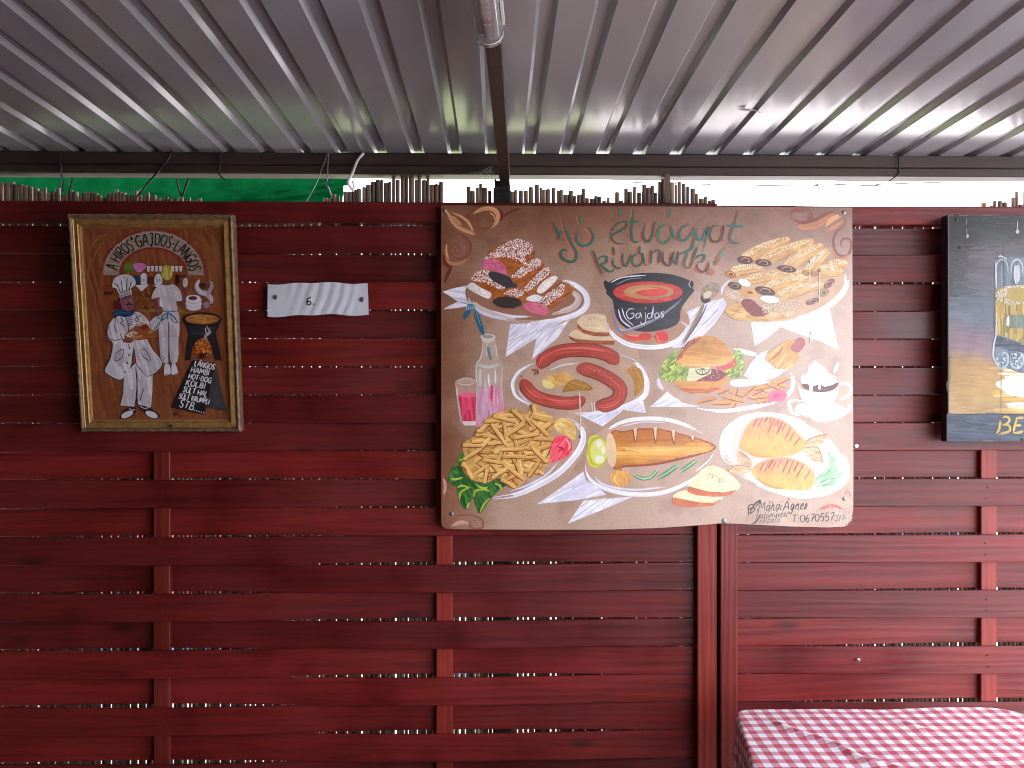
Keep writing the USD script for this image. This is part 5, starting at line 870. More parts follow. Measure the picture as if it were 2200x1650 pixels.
for s in ([(412, 800), (404, 860), (418, 905)], [(356, 935), (400, 955), (455, 945)], [(440, 905), (452, 940), (470, 975)], [(392, 980), (372, 1080), (334, 1162), (380, 1202), (438, 1226), (478, 1200)], [(470, 780), (500, 860), (482, 930)], [(535, 985), (520, 1120), (545, 1110), (560, 1130), (622, 1206)], [(622, 940), (662, 1012), (728, 1104), (690, 1170), (622, 1206)], [(545, 765), (552, 800), (540, 815), (560, 830)], [(592, 780), (560, 800), (566, 815), (552, 832)], [(440, 800), (462, 825), (440, 835), (475, 862)], [(575, 1025), (610, 1016), (648, 1085), (612, 1080), (575, 1025)], [(412, 1045), (460, 1016), (455, 1070), (408, 1095), (412, 1045)], [(500, 980), (495, 1000)], [(640, 835), (650, 880), (630, 920)], [(370, 850), (352, 900), (362, 940)]): outl(s)
for x, y in ((505, 1008), (500, 1056), (490, 1110), (475, 1170)): P.ell(x, y, 5, 7, K)
g = P.ell(495, 955, 36, 18, (126, 66, 64)); g = P.fill([(468, 930), (500, 890), (560, 855), (620, 858), (690, 922), (640, 938), (560, 948), (500, 950)], (160, 92, 44)); P.hatch(g, [(172, 104, 52), (146, 80, 38), (190, 128, 70)], -12, 5, 6, (12, 30), 8); P.fill([(545, 850), (600, 830), (640, 870), (620, 915), (570, 912), (535, 880)], (150, 82, 44)); P.dabs(P.poly([(570, 862), (600, 848), (632, 866), (605, 885)]), 26, (3, 5), [(140, 24, 26), (110, 16, 20)], 1.3); P.dabs(P.poly([(480, 925), (520, 895), (560, 905), (520, 930)]), 70, (1, 2.4), SUG, 1.6); P.dabs(P.poly([(520, 860), (560, 830), (620, 835), (580, 855)]), 50, (1, 2.4), SUG, 1.6); P.line([(470, 935), (560, 950), (650, 940)], 5, (92, 44, 24))
# face and hat
g = P.fill([(438, 668), (525, 645), (534, 690), (520, 735), (495, 755), (465, 740), (444, 705)], (132, 76, 94)); P.hatch(g, [(138, 80, 98), (122, 66, 86), (146, 88, 104)], 76, 3.5, 4.5, (8, 18), 6); P.line([(528, 680), (538, 690), (530, 705)], 6, (120, 64, 76))
for x in (478, 510): P.line([(x - 12, 672 - (x - 478) * .15), (x + 8, 668 - (x - 478) * .15)], 5, K, n=3); P.ell(x, 682, 7, 3.4, (206, 190, 196)); P.ell(x + 1, 682, 3, 3.2, K)
P.line([(497, 680), (505, 700), (492, 705)], 4, (84, 40, 56)); P.line([(484, 718), (498, 708), (522, 712)], 9, K, n=5); P.line([(488, 728), (505, 730)], 4, (150, 50, 60)); P.line([(445, 680), (438, 695), (446, 708)], 8, (110, 60, 74))
P.fill([(382, 768), (440, 745), (500, 758), (542, 745), (530, 780), (470, 796), (430, 790), (400, 808), (406, 785)], (28, 58, 92)); P.line([(400, 780), (450, 765), (520, 770)], 7, (46, 84, 122)); P.line([(440, 785), (500, 782)], 6, (20, 40, 70))
P.dry([(440, 655), (432, 690)], 12, K, 2); g = P.fill([(435, 640), (420, 604), (388, 592), (392, 560), (402, 535), (442, 512), (500, 508), (540, 538), (545, 575), (515, 602), (520, 640), (470, 655)], WC); P.hatch(g, [WC, (206, 200, 206), (196, 190, 198)], 70, 5, 6, (14, 36), 5)
for s in ([(420, 575), (436, 610), (445, 638)], [(450, 545), (455, 600), (462, 630)], [(490, 530), (485, 590), (482, 628)], [(518, 555), (505, 600), (500, 620)], [(400, 560), (425, 590)]): outl(s, 6)
P.fill([(431, 636), (518, 609), (523, 645), (438, 668)], (206, 202, 204), smooth=False); P.text('GAJDOS', 438, 662, 518, 640, 20, 3.5, K)
outl([(431, 636), (518, 609)], 5); outl([(438, 668), (523, 645)], 5)
# chalk board
P.fill([(1088, 1112), (1168, 1440), (1032, 1412), (1060, 1260)], (58, 54, 58), smooth=False); P.dabs(P.poly([(1060, 1350), (1130, 1340), (1150, 1420), (1040, 1405)]), 40, (2, 5), [(44, 42, 46), (70, 64, 66)], 1.5); P.fill([(936, 1088), (1092, 1110), (1016, 1462), (786, 1412)], (24, 23, 27), smooth=False)
for s, q, h in (('LÁNGOS', (945, 1128, 1084, 1155), 36), ('HAMBI', (918, 1172, 1044, 1194), 38), ('HOT-DOG', (902, 1214, 1060, 1246), 36), ('KOLBI', (884, 1258, 1018, 1286), 38), ('SÜLT HAL', (866, 1302, 1032, 1340), 36), ('SÜLT KRUMPLI', (838, 1348, 1046, 1390), 34), ('STB.....', (838, 1404, 1022, 1452), 50)): P.text(s, *q, h, 7, (218, 214, 218), .12)
P.build('painted_kitchen_scene', pic)
for u, v in ((.262, .018), (.275, .052)): 
    o = FP(u, v, .0 if v < .03 else FPB); obj('screw', trimesh.creation.icosphere(subdivisions=2, radius=.0045).apply_translation(o), 'black_steel', pic, smooth=True)

# ------------------------------------------------------------------ dark painted panel at the right edge
YP = -.078
plain('black_board_edge', (.018, .017, .016), .45, noise=.3, scale=20)
mug = thing('beer_panel', 'dark painted panel of a beer mug cut by the right photo edge', 'picture')
q0, q1 = at(2036, 460, YP), at(2036, 948.5, YP); pxr = X(2470, YP)
obj('board', box(q0[0], pxr, YP, YP + .012, q1[2], q0[2], .0015), 'black_board_edge', mug)
obj('side_rail', box(q0[0] + .004, q0[0] + .026, YP + .0125, YP + .044, q1[2] - .002, q0[2], .002), 'black_board_edge', mug); obj('side_rail', box(pxr - .026, pxr - .004, YP + .0125, YP + .044, q1[2] - .002, q0[2], .002), 'black_board_edge', mug)
mc = Canvas((0, YP, 0), (0, -1, 0)); Z6 = (2000, 440, .3210); P = Paint(mc, Z6, seed=31, gain=.5)
def sky_c(x, y):
    zx, zy = (x - 2000) / .321, (y - 440) / .321; n = P.r.normal(0, 12)
    st = [(60, (38, 38, 36)), (180, (44, 46, 38)), (260, (62, 62, 60)), (340, (96, 90, 94)), (480, (112, 104, 110)), (600, (98, 102, 112)), (700, (100, 112, 124)), (780, (112, 118, 130)), (860, (132, 112, 122)), (990, (150, 122, 128)), (1040, (182, 142, 92)), (1200, (198, 158, 92)), (1400, (192, 156, 104))]
    yy = zy + n + (170 if zx > 300 and zy < 420 else 0) * .35 - (zx - 300) * (.12 if 700 < zy < 1150 else 0); c = np.array([np.interp(yy, [s[0] for s in st], [s[1][k] for s in st]) for k in range(3)])
    e = np.clip((zx - 110) / 210, 0, 1) if zy < 620 else 1; return c * (.5 + .5 * e) if zy < 620 else c
full = shapely.box(*P.px([(117, 66)])[0], 2466, P.px([(0, 1400)])[0][1]); P.geom(full, (110, 104, 104)); P.hatch(full, sky_c, 2, 3.2, 5, (20, 60), 7)
for i in range(34):
    y = P.r.uniform(1090, 1390); x0_ = P.r.uniform(380, 620); P.line([(x0_, y), (x0_ + P.r.uniform(120, 420), y + P.r.uniform(-6, 6))], P.r.uniform(8, 20), [(238, 226, 196), (226, 196, 120), (244, 240, 226), (214, 172, 86)][P.r.integers(4)])
P.hatch(P.poly([(430, 1190), (560, 1150), (900, 1140), (1000, 1300), (600, 1290), (470, 1240)]), [(244, 242, 236), (236, 230, 214)], 2, 3, 5, (25, 60), 4)
g = shapely.box(P.px([(106, 0)])[0][0], P.px([(0, 1398)])[0][1], 2466, P.px([(0, 1583)])[0][1]); P.geom(g, (62, 76, 94)); P.hatch(g, [(66, 82, 100), (54, 66, 84), (78, 92, 108), (60, 72, 90)], 3, 3.4, 5, (20, 60), 6); P.line([(108, 1402), (500, 1402), (1400, 1402)], 6, (40, 44, 52))
mugo = [(430, 370), (470, 345), (620, 350), (780, 350), (900, 370), (905, 640), (905, 1040), (860, 1090), (700, 1128), (600, 1125), (470, 1080), (418, 1030), (416, 940), (432, 860), (428, 640)]
g = P.fill(mugo, (104, 114, 126), smooth=False); P.hatch(g, [(110, 120, 132), (96, 106, 118), (126, 134, 144)], 88, 4, 5, (20, 50), 6)
g = P.poly([(432, 560), (900, 560), (900, 900), (820, 930), (620, 930), (432, 870)], smooth=False); P.hatch(g, lambda x, y: [(186, 150, 54), (196, 162, 70), (150, 130, 60), (206, 176, 92)][P.r.integers(4)], 88, 3.6, 5, (20, 50), 8); P.hatch(P.poly([(500, 730), (900, 730), (900, 830), (500, 830)], smooth=False), [(96, 122, 130), (110, 136, 120), (120, 120, 80)], 88, 4, 5, (12, 26), 7)
g = P.poly([(430, 870), (620, 930), (900, 930), (900, 1010), (620, 1000), (420, 950)], smooth=False); P.hatch(g, [(64, 76, 88), (74, 88, 100), (50, 60, 72)], 4, 3.5, 5, (20, 50), 5)
for x in (520, 620, 725, 830): P.dry([(x - 85, 500), (x - 80, 400), (x - 45, 366), (x - 10, 400), (x - 5, 500)], 10, (196, 204, 212), 2); P.dry([(x - 45, 390), (x - 45, 530)], 42 if x > 560 else 20, (206, 210, 214) if x > 560 else (130, 150, 170), 5); P.dry([(x - 90, 1000), (x - 82, 1070), (x - 40, 1095), (x - 8, 1060), (x - 10, 1000), (x - 60, 985)], 14, (190, 206, 214), 3); P.dabs(P.poly([(x - 80, 1000), (x - 15, 1000), (x - 20, 1080), (x - 70, 1075)]), 60, (2, 4), [(226, 234, 238), (150, 172, 184), (110, 130, 146)], 1.8); P.dry([(x - 95, 680), (x - 93, 860)], 8, (112, 104, 60), 2)
g = P.fill([(432, 580), (470, 555), (560, 540), (700, 540), (900, 560), (905, 640), (700, 660), (560, 655), (470, 640), (434, 615)], (186, 158, 70)); P.dabs(P.poly([(430, 600), (470, 565), (520, 570), (500, 620), (600, 650), (900, 630), (900, 670), (560, 668), (450, 648)]), 260, (1.5, 3), [(244, 244, 244), (226, 226, 222), (206, 200, 180)], 1.6); P.dabs(P.poly([(500, 555), (560, 538), (900, 545), (900, 560), (600, 556)]), 120, (1.5, 3), [(244, 244, 244), (220, 220, 216)], 1.6)
for s, w in (([(432, 370), (436, 560)], 10), ([(436, 660), (434, 860), (418, 950), (420, 1030), (470, 1080)], 9), ([(445, 350), (470, 345), (520, 372)], 9), ([(515, 740), (512, 820)], 20)): P.dry(s, w, (216, 222, 228), 3)
P.line([(485, 250), (485, 700)], 2, (50, 52, 56)); P.line([(470, 1000), (468, 1410)], 2, (80, 70, 50)); gold = (206, 176, 86)
for s in ([(466, 1430), (455, 1500), (436, 1532)], [(462, 1432), (500, 1418), (524, 1436), (505, 1466), (470, 1474)], [(480, 1474), (520, 1478), (526, 1510), (490, 1526), (440, 1534)], [(575, 1428), (560, 1480), (550, 1530)], [(560, 1428), (625, 1424)], [(562, 1476), (604, 1474)], [(545, 1528), (600, 1522), (612, 1506)]): P.dry(s, 17, gold, 3)
for x, y in ((238, 95), (238, 155)): P.line([(x, y), (x, y + 40)], 4, (176, 170, 160))
P.ell(243, 210, 9, 14, (190, 188, 184)); P.line([(578, 108), (576, 170)], 7, (206, 200, 190)); P.ell(577, 180, 12, 14, (206, 204, 198)); P.line([(125, 1000), (128, 1200)], 3, (90, 74, 60)); P.line([(108, 1180), (112, 1250)], 14, (40, 34, 30))
P.build('painted_mug', mug, 'matt_paint')
for x, y in ((195, 285), (170, 95), (612, 1572)): p = P.px([(x, y)])[0]; screw(p[0], p[1], YP, .0045, mug, 'black_steel')

# ------------------------------------------------------------------ number sign in a plastic pouch
YS = -.021
mat('pouch_plastic', {'g': ('geometry', {}), 'n': ('noise_texture', {'scale': 60.0, 'detail': 3.0}), 'b': ('bump', {'strength': .12, 'distance': .001}), 'p': ('principled_bsdf', {'base_color': (.56, .57, .63), 'roughness': .16, 'specular_ior_level': .9, 'coat_weight': .6, 'coat_roughness': .05})}, [('g.position', 'n.vector'), ('n.fac', 'b.height'), ('b.normal', 'p.normal')])
num = thing('number_sign', 'small crinkled white plastic sign numbered 6 screwed to the slats', 'sign')
corner = [(575.5, 609), (790, 608), (792.5, 676), (575, 679)]
nu, nv = 150, 40; v = []
for j in range(nv):
    for i in range(nu):
        s, t = i / (nu - 1), j / (nv - 1); q = (1 - t) * ((1 - s) * np.array(corner[0]) + s * np.array(corner[1])) + t * ((1 - s) * np.array(corner[3]) + s * np.array(corner[2])); q[1] += (1.6 * math.sin(s * 7 + 1) + 1.2 * math.sin(s * 17)) * (1 if t in (0, 1) else abs(2 * t - 1))
        p = at(q[0], q[1], YS); k = np.clip((s - .12) / .3, 0, 1); a = (s * 4.6 + t * .55 + .22 * meshkit.noise([s * 3, t * 2, 1.0])) * 2 * np.pi
        edge = min(1, 6 * min(abs(s - .08), abs(s - .94)))
        p[1] -= .0022 * k * edge * (abs(math.sin(a)) ** 1.6 * .9 + .35 * meshkit.noise([s * 26 + t * 4, t * 6, 3.0])) + .0006; v.append(p)
f = [t_ for j in range(nv - 1) for i in range(nu - 1) for a in [j * nu + i] for t_ in ((a, a + 1, a + nu + 1), (a, a + nu + 1, a + nu))]
obj('pouch', (np.array(v), np.array(f)), 'pouch_plastic', num, smooth=True)
P = Paint(Canvas((0, YS - .0034, 0), (0, -1, 0)), PX1, seed=41)
P.line([(668, 639), (662, 642), (659.5, 648), (661, 654), (665, 655), (668, 651), (665, 647), (660.5, 649)], 2.4, (14, 14, 16), taper=(.9, .9), wob=0); P.ell(674, 653.6, 1.5, 1.5, (14, 14, 16)); P.build('number', num)
for px, py in ((592, 638.5), (778, 643.5)): screw(px, py, YS - .0025, .0072, num, 'screw_steel')

# ------------------------------------------------------------------ table and gingham cloth
TZ = .75
def on_top(px, py, z=TZ): r = rays(px, py); return CAM + r * ((z - CAM[2]) / r[2])
yback = float(on_top(1850, 1524.5)[1]); xl = float(on_top(1600, 1530)[0]) - .014; xr = 1.385; yfront = yback - 1.15
table = thing('table', 'dark wooden table under the red checked cloth', 'table')
obj('table_top', box(xl + .004, xr - .004, yfront + .004, yback - .004, TZ - .032, TZ - .004, .008), 'dark_table_wood', table)
for x_ in (xl + .06, xr - .11):
    for y_ in (yfront + .07, yback - .12): obj('leg', box(x_, x_ + .05, y_, y_ + .05, 0, TZ - .033, .004), 'dark_table_wood', table)
SQ = .0182
mat('gingham', {'tc': ('texture_coordinate', {}), 's': ('separate_xyz', {}), 'nx': ('noise_texture', {'scale': 9.0, 'detail': 2.0}),
    'fx': ('math', {'math_type': 'floored_modulo', 'value2': 2 * SQ}), 'fy': ('math', {'math_type': 'floored_modulo', 'value2': 2 * SQ}), 'gx': ('math', {'math_type': 'greater_than', 'value2': SQ}), 'gy': ('math', {'math_type': 'greater_than', 'value2': SQ}),
    'sum': ('math', {'math_type': 'add'}), 'half': ('math', {'math_type': 'multiply', 'value2': .5}), 'r': ('rgb_ramp', {'interpolate': False, 'ramp': [(0, (.80, .78, .83)), (.25, (.62, .25, .32)), (.75, (.44, .035, .068))]}),
    'wx': ('math', {'math_type': 'multiply', 'value2': 5200.0}), 'wy': ('math', {'math_type': 'multiply', 'value2': 5200.0}), 'sx': ('math', {'math_type': 'sine'}), 'sy': ('math', {'math_type': 'sine'}), 'wm': ('math', {'math_type': 'multiply'}),
    'n': ('noise_texture', {'scale': 900.0, 'detail': 2.0}), 'rn': ('rgb_ramp', {'ramp': [(.3, (.88, .88, .88)), (.7, (1.06, 1.06, 1.06))]}), 'm': ('mix', {'mix_type': 'multiply', 'fac': 1.0}), 'b': ('bump', {'strength': .2, 'distance': .0004}),
    'p': ('principled_bsdf', {'roughness': .75, 'sheen_weight': .15})},
    [('tc.UV', 's.vector'), ('s.x', 'fx.value1'), ('s.y', 'fy.value1'), ('fx.value', 'gx.value1'), ('fy.value', 'gy.value1'), ('gx.value', 'sum.value1'), ('gy.value', 'sum.value2'), ('sum.value', 'half.value1'), ('half.value', 'r.fac'),
     ('tc.UV', 'n.vector'), ('n.fac', 'rn.fac'), ('r.color', 'm.color1'), ('rn.color', 'm.color2'), ('m.color', 'p.base_color'), ('n.fac', 'b.height'), ('b.normal', 'p.normal')])
ov = .23; nu, nv = 230, 320; us = np.linspace(xl - ov, xr + ov, nu); vs_ = np.linspace(yfront - ov, yback + ov, nv); U, V = np.meshgrid(us, vs_)
RC, RR = np.where(U < (xl + xr) / 2, .028, .13), .010                             # corner radius of the top, radius of the fold
skew = np.clip((yback - V) * .17, 0, .2)                # the left side of the cloth stands out more towards the front
inx = np.minimum(np.maximum(U, xl + RC - skew), xr - RC); iny = np.minimum(np.maximum(V, yfront + RC), yback - RC); dx, dy = U - inx, V - iny; dist = np.hypot(dx, dy); s = np.maximum(dist - RC, 0); nx_, ny_ = dx / np.maximum(dist, 1e-9), dy / np.maximum(dist, 1e-9)
bend = np.minimum(s / RR, np.pi / 2); rest = np.maximum(s - RR * np.pi / 2, 0); outw = RR * np.sin(bend) + rest * .02; drop = RR * (1 - np.cos(bend)) + rest * .99
ang = np.arctan2(dy, dx); fold = np.clip(rest / .12, 0, 1) * (.004 * np.sin(U * 34 + V * 31) + .003 * np.sin(V * 71 - U * 50)); outw = outw + fold
base_d = np.minimum(dist, RC)
Xc, Yc, Zc = inx + nx_ * (base_d + outw), iny + ny_ * (base_d + outw), TZ - drop
pn = np.stack([U * 5, V * 5, np.zeros_like(U)], -1); wr = (meshkit.fbm(pn, 4, 3) - .5) * .010
def ridge(x0, y0, x1, y1, w, h):
    d = np.array([x1 - x0, y1 - y0]); L = np.hypot(*d); d /= L; a = (U - x0) * d[0] + (V - y0) * d[1]; b = -(U - x0) * d[1] + (V - y0) * d[0]; b = b + .008 * np.sin(a * 30)
    return h * np.exp(-(b / w) ** 2) * np.clip(np.minimum(a, L - a) / .04 + .3, 0, 1) * (a > -.02) * (a < L + .02)
p_a, p_b = on_top(1660, 1552), on_top(1900, 1645); wr = wr + ridge(p_a[0], p_a[1], p_b[0], p_b[1], .010, .007); p_a, p_b = on_top(1920, 1545), on_top(2010, 1575); wr = wr + ridge(p_a[0], p_a[1], p_b[0], p_b[1], .012, .004); p_a, p_b = on_top(1850, 1615), on_top(1960, 1660); wr = wr + ridge(p_a[0], p_a[1], p_b[0], p_b[1], .009, .005); wr = wr - wr.min() * .3
Zc = Zc + wr * np.clip(1 - rest / .05, 0, 1) * np.clip(1.2 - s / .02, .15, 1)
n = nu; f = np.array([(a, a + 1, a + n + 1, a + n) for j in range(nv - 1) for i in range(nu - 1) for a in [j * nu + i]])
vv = np.stack([Xc, Yc, Zc], -1).reshape(-1, 3); ff = np.vstack([f[:, [0, 1, 2]], f[:, [0, 2, 3]]])
cl = usdkit.mesh(stage, prim_path('tablecloth'), (vv, ff), '/World/Looks/gingham', smooth=True, uv=np.stack([U + 10.0, V + 10.0 * 1.0], -1).reshape(-1, 2)).GetPrim()
tag(cl, 'red and white gingham tablecloth with creases, draped over the table', 'tablecloth')

# ------------------------------------------------------------------ tube lamp under the rafter
mat('clear_cover', {'g': ('glossy_bsdf', {'color': (1, 1, 1), 'roughness': .12}), 't': ('transparent_bsdf', {'color': (.86, .85, .87)}), 'fr': ('fresnel', {'IOR': 1.5}), 'fm': ('math', {'math_type': 'multiply_add', 'value2': 1.2, 'value3': .06}), 'm': ('mix_closure', {}), 'd': ('principled_bsdf', {'base_color': (.6, .58, .62), 'roughness': .3}), 'm2': ('mix_closure', {'fac': .16})},
    [('fr.fac', 'fm.value1'), ('fm.value', 'm.fac'), ('t.BSDF', 'm.closure1'), ('g.BSDF', 'm.closure2'), ('m.closure', 'm2.closure1'), ('d.BSDF', 'm2.closure2')], surface='m2.closure')
plain('led_yellow', (.62, .50, .30), .4, noise=.1); plain('lamp_board', (.30, .27, .28), .45, noise=.1)
lamp = thing('tube_lamp', 'clear plastic tube lamp with unlit diodes under the dark rafter', 'lamp')
dA, dB = 1.50, .62
def LPt(d, dx, dz):
    zc = 2.255 + (1.5 - d) * .060; xc = -.0165 - (1.5 - d) * .0365 * 1.6; return np.array([xc + dx, CAM[1] + d, zc + dz])
R = .0255
def half(r, d0, d1, n=16, close=False, dz=0.0, flat=.9):
    v, f = [], []
    for k, d in enumerate((d0, d1)):
        for i in range(n + 1):
            a = np.pi + np.pi * i / n; v.append(LPt(d, r * math.cos(a), r * flat * math.sin(a) + dz))
    for i in range(n): f += [(i, i + 1, n + 2 + i), (i, n + 2 + i, n + 1 + i)]
    if close:
        v += [LPt(d0, 0, dz)]; f += [(len(v) - 1, i + 1, i) for i in range(n)]
    return (np.array(v), np.array(f))
obj('cover', half(R, dA - .004, dB), 'clear_cover', lamp, smooth=60)
obj('end_cap', half(R + .0012, dA, dA - .014, close=True), 'clear_cover', lamp, smooth=40)
obj('end_rim', half(R + .0022, dA - .013, dA - .017), 'white_plastic', lamp, smooth=60)
def slab(d0, d1, w, z0, z1): return trimesh.PointCloud([LPt(d, sx * w, z) for d in (d0, d1) for sx in (-1, 1) for z in (z0, z1)]).convex_hull
obj('back_plate', slab(dA - .002, dB, R + .001, .001, .006), 'lamp_board', lamp); obj('diode_board', slab(dA - .03, dB, .0095, -.004, -.0015), 'lamp_board', lamp)
for i in range(26):
    for sx in (-1, 1): obj('diode', slab(dA - .045 - i * .020, dA - .050 - i * .020, .0026, -.0058, -.0041) if False else trimesh.PointCloud([LPt(d, sx * .0042 + o, z) for d in (dA - .045 - i * .020, dA - .0505 - i * .020) for o in (-.0022, .0022) for z in (-.0060, -.0041)]).convex_hull, 'led_yellow', lamp)
obj('clip', trimesh.PointCloud([LPt(d, o, z) for d in (dA - .045, dA - .12) for o in (R + .001, R + .006) for z in (-.004, .007)]).convex_hull, 'white_plastic', lamp)

# ------------------------------------------------------------------ ties, wires and other small things at the beam
def strap(name, pts_px, ys, w, m, label, c, group=None):
    pts = [at(p[0], p[1], y) for p, y in zip(pts_px, ys)]; o = obj(name, tube(spline(np.array(pts), 8), w, 6), m, smooth=60); return tag(o, label, c, group)
strap('cable_tie', [(757, 408), (748, 392), (757, 372), (768, 345), (781, 329)], [-.01, -.01, .0, .018, .022], .0042, 'white_plastic', 'white plastic cable tie slanting down from the beam beside the tarpaulin', 'cable tie')
strap('cable_tie', [(757, 388), (760, 400), (758, 412)], [-.012, -.01, -.008], .0034, 'white_plastic', 'short white tie end hanging below the slanting white cable tie', 'cable tie')
strap('cable_tie', [(129, 328), (131, 360), (134, 390), (136, 412)], [.018, .018, .03, .04], .0030, 'black_plastic', 'straight black tie hanging left of the framed picture top', 'cable tie')
strap('cable_tie', [(155, 384), (151, 400), (148, 414)], [.02, .035, .04], .0030, 'black_plastic', 'short black tie end hanging over the reeds, upper left', 'cable tie')
strap('cable_tie', [(380, 384), (384, 404), (390, 420), (398, 404), (405, 384)], [.02, .03, .04, .03, .02], .0034, 'black_plastic', 'black tie looped in a V against the green tarpaulin', 'cable tie')
strap('cable_tie', [(473, 328), (472, 352), (471, 374), (484, 388)], [.022, .022, .024, .03], .0026, 'black_plastic', 'black tie round the beam right of the looped tie', 'cable tie')
strap('black_wire', [(357, 284), (366, 296), (371, 312), (368, 326), (360, 344), (345, 362), (330, 380), (312, 400), (292, 424)], [-.10, -.06, -.01, .018, .020, .020, .022, .03, .04], .0030, 'black_plastic', 'kinked black cable crossing the beam down to the reeds', 'cable')
strap('tie_wire', [(704, 328), (694, 356), (680, 392), (666, 420), (656, 437)], [.018, .018, .0, -.015, -.022], .0016, 'grey_wire', 'thin straight grey wire from the beam to the fence rail', 'wire')
strap('tie_wire', [(706, 328), (704, 360), (703, 386), (698, 392), (705, 402), (711, 418)], [.016, .016, .02, .025, .03, .04], .0022, 'grey_wire', 'bent hook of grey wire hanging at the tarpaulin end', 'wire')
strap('tie_wire', [(1931, 328), (1931, 356), (1931, 374), (1920, 382), (1911, 389)], [.024, .022, .022, .018, .01], .0022, 'black_steel', 'black hook bolt under the beam above the right fence panel', 'hook')
strap('tie_wire', [(1360, 392), (1560, 397), (1745, 399), (1760, 395), (1880, 399), (1890, 396), (2040, 391)], [.2] * 7, .0022, 'grey_wire', 'thin sagging wire across the bright gap right of the reeds', 'wire')
o = obj('wooden_stake', cat(box(X(1427.5, .028), X(1439, .028), .024, .034, 2.02, Z(372, .028), .001)), 'brown_stake_wood'); tag(o, 'thin brown wooden stake from the beam into the reeds above the sign', 'stake')
# corrugated plastic edge beyond the beam
YC = .16; xs = np.linspace(X(1330, YC), X(2330, YC), 420); zz = lambda x_: np.interp(1070 + x_ * FOC / (2.37 + YC), [1300, 1440, 1560, 1700, 1760, 2000, 2100, 2300], [383, 390, 393, 390, 383, 383, 388, 392])
v = []; f = []
for j, (y_, dz) in enumerate(((YC, 0), (YC, .008), (YC + .7, .05), (YC + .7, .058))):
    pass
zb = np.array([Z(zz(x_), YC) for x_ in xs]); wv = .0032 * np.sin(xs * 2 * np.pi / .0115)
v = np.vstack([np.c_[xs, np.full_like(xs, YC), zb + wv], np.c_[xs, np.full_like(xs, YC + .9), zb + wv + .24]]); n = len(xs)
v = np.vstack([v, v + (0, 0, .0012)]); f = [q for i in range(n - 1) for q in ((i, i + 1, n + i + 1), (i, n + i + 1, n + i), (2 * n + i, 3 * n + i + 1, 2 * n + i + 1), (2 * n + i, 3 * n + i, 3 * n + i + 1))]
mat('clear_corrugated', {'t': ('translucent_bsdf', {'color': (.75, .76, .74)}), 'p': ('principled_bsdf', {'base_color': (.6, .6, .58), 'roughness': .35}), 'tr': ('transparent_bsdf', {'color': (.9, .9, .9)}), 'm': ('mix_closure', {'fac': .5}), 'm2': ('mix_closure', {'fac': .35})}, [('p.BSDF', 'm.closure1'), ('t.BSDF', 'm.closure2'), ('m.closure', 'm2.closure1'), ('tr.BSDF', 'm2.closure2')], surface='m2.closure')
o = obj('corrugated_sheet', (v, np.array(f)), 'clear_corrugated', smooth=True); tag(o, 'pale corrugated plastic sheet edge behind the beam, right of the reeds', 'plastic sheet')
# cobweb in the corner of beam and rafter
wb = rng; pts = []; cnt = []
for i in range(16):
    a = at(1055 + wb.normal(0, 5), 362 + wb.normal(0, 4), -.01); b = at(wb.uniform(990, 1078), wb.uniform(374, 388), .02); c = (a + b) / 2 + (0, 0, -.004); pts += [a, c, b]; cnt.append(3)
bc = UsdGeom.BasisCurves.Define(stage, prim_path('cobweb')); bc.CreateTypeAttr('linear'); bc.CreatePointsAttr(Vt.Vec3fArray.FromNumpy(np.array(pts, np.float32))); bc.CreateCurveVertexCountsAttr(cnt); bc.CreateWidthsAttr([.0005]); bc.SetWidthsInterpolation('constant')
UsdShade.MaterialBindingAPI.Apply(bc.GetPrim()).Bind(UsdShade.Material.Get(stage, '/World/Looks/white_plastic')); tag(bc.GetPrim(), 'wispy pale cobweb between the beam and the dark rafter', 'cobweb')
# a dead leaf caught on the roof sheet
dl = (ROOF_Z - CAM[2] + ROOF_SLOPE * (.03 - CAM[1])) / ((825 - 230) / FOC + ROOF_SLOPE); lc = np.array([(1606 - 1070) / FOC * dl, CAM[1] + dl, roof_z(CAM[1] + dl) - .003])
lv = [lc + np.array([.024 * a, .007 * b * (1 - abs(a) ** 1.5) + .004 * a, -.004 * (1 - a * a) * (1 - b * b) + .001]) for a in np.linspace(-1, 1, 15) for b in (-1, -.3, .3, 1)]
lf = [q for i in range(14) for j in range(3) for a in [i * 4 + j] for q in ((a, a + 1, a + 5), (a, a + 5, a + 4))]
o = thing('dead_leaf', 'curled grey dead leaf stuck to the roof above the sign', 'leaf'); obj('blade', (np.array(lv), np.array(lf)), 'lamp_board', o, smooth=True); obj('stalk', tube([lc + (.022, .004, 0), lc + (.032, .010, -.001), lc + (.040, .010, -.004)], .0009, 5), 'grey_wire', o)
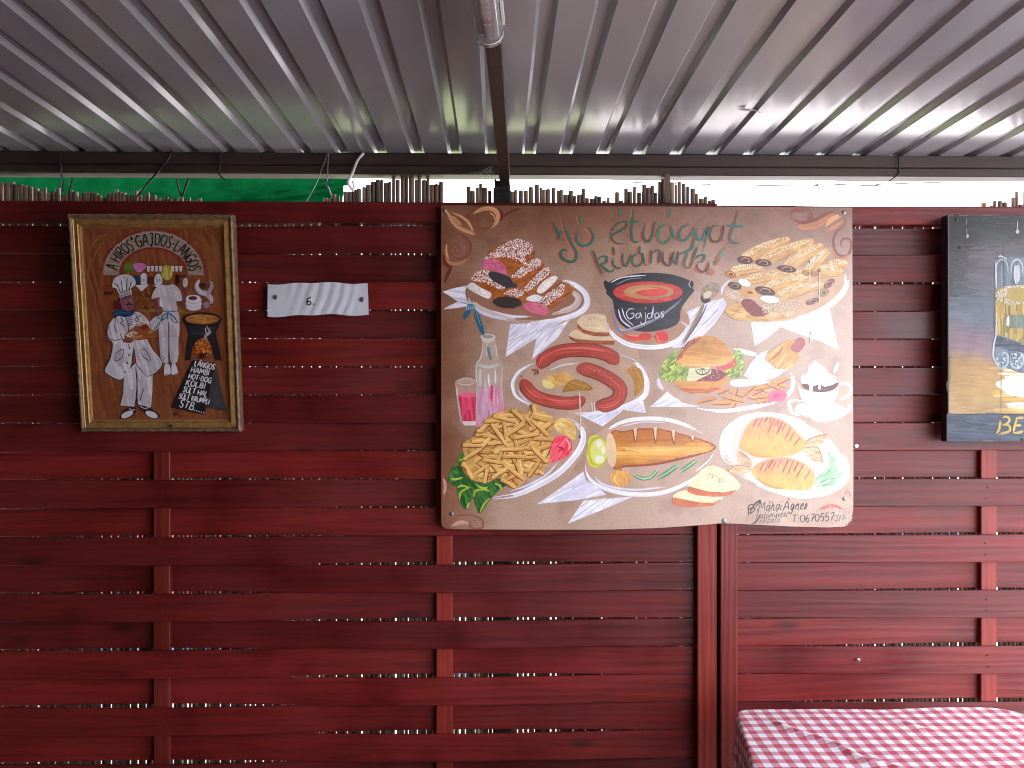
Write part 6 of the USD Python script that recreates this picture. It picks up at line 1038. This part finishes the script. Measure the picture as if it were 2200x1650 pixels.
# coloured sheeting glimpsed through the slat gaps
plain('blue_sheeting', (.03, .16, .45), .5, noise=.2); plain('red_sheeting', (.45, .03, .04), .5, noise=.2)
YG = 1.3
def hung(name, px0, px1, py0, py1, m, label):
    z1, z0 = Z(py0, YG), Z(py1, YG); xs = np.linspace(X(px0, YG), X(px1, YG), 60); yy = YG + .03 * np.sin(xs * 9); v = np.vstack([np.c_[xs, yy, np.full(60, z0)], np.c_[xs, yy, np.full(60, (z0 + z1) / 2)], np.c_[xs, yy + .01, np.full(60, z1)]])
    f = [q for r_ in range(2) for i in range(59) for a in [r_ * 60 + i] for q in ((a, a + 1, a + 61), (a, a + 61, a + 60))]
    tag(obj(name, (v, np.array(f)), m, smooth=True), label, 'plastic sheet')
hung('blue_sheet', -60, 620, 1370, 1410, 'blue_sheeting', 'blue sheeting glimpsed as specks through gaps of the left slat panel')
hung('blue_sheet', 860, 1340, 1420, 1450, 'blue_sheeting', 'blue sheeting glimpsed through gaps below the large food sign')
hung('blue_sheet', 1620, 2080, 1125, 1270, 'blue_sheeting', 'blue sheeting glimpsed through the gaps right of the twin posts')
hung('red_sheet', 200, 480, 1140, 1280, 'red_sheeting', 'bright red sheeting glimpsed through gaps of the left slat panel')
# nails in the fence
nail_spots = []
for k in range(0, 19):
    top_ = 487 + ROW * k
    for xb_, par0 in ((350, -1), (955, 1)):
        if (par0 * (1 if k % 2 == 0 else -1)) > 0 and top_ > 960:
            for dy in (18, 42): nail_spots.append((xb_ + rng.normal(0, 3) - 5, top_ + dy + rng.normal(0, 2), -.0185, left))
    if k % 2 == 1 and top_ > 960:
        for dy in (18, 42): nail_spots.append((2121 + rng.normal(0, 2), top_ + dy, -.0185, right))
for x_, y_, yy, par in nail_spots:
    obj('nail', trimesh.creation.icosphere(subdivisions=1, radius=.0022).apply_translation(at(x_, y_, yy)), 'black_steel', par)
for px_, py_, m_ in ((1844, 1418, 'screw_steel'),): screw(px_, py_, -.0195, .006, right, m_)
screw(1840, 958, -.018, .006, right, 'white_plastic')
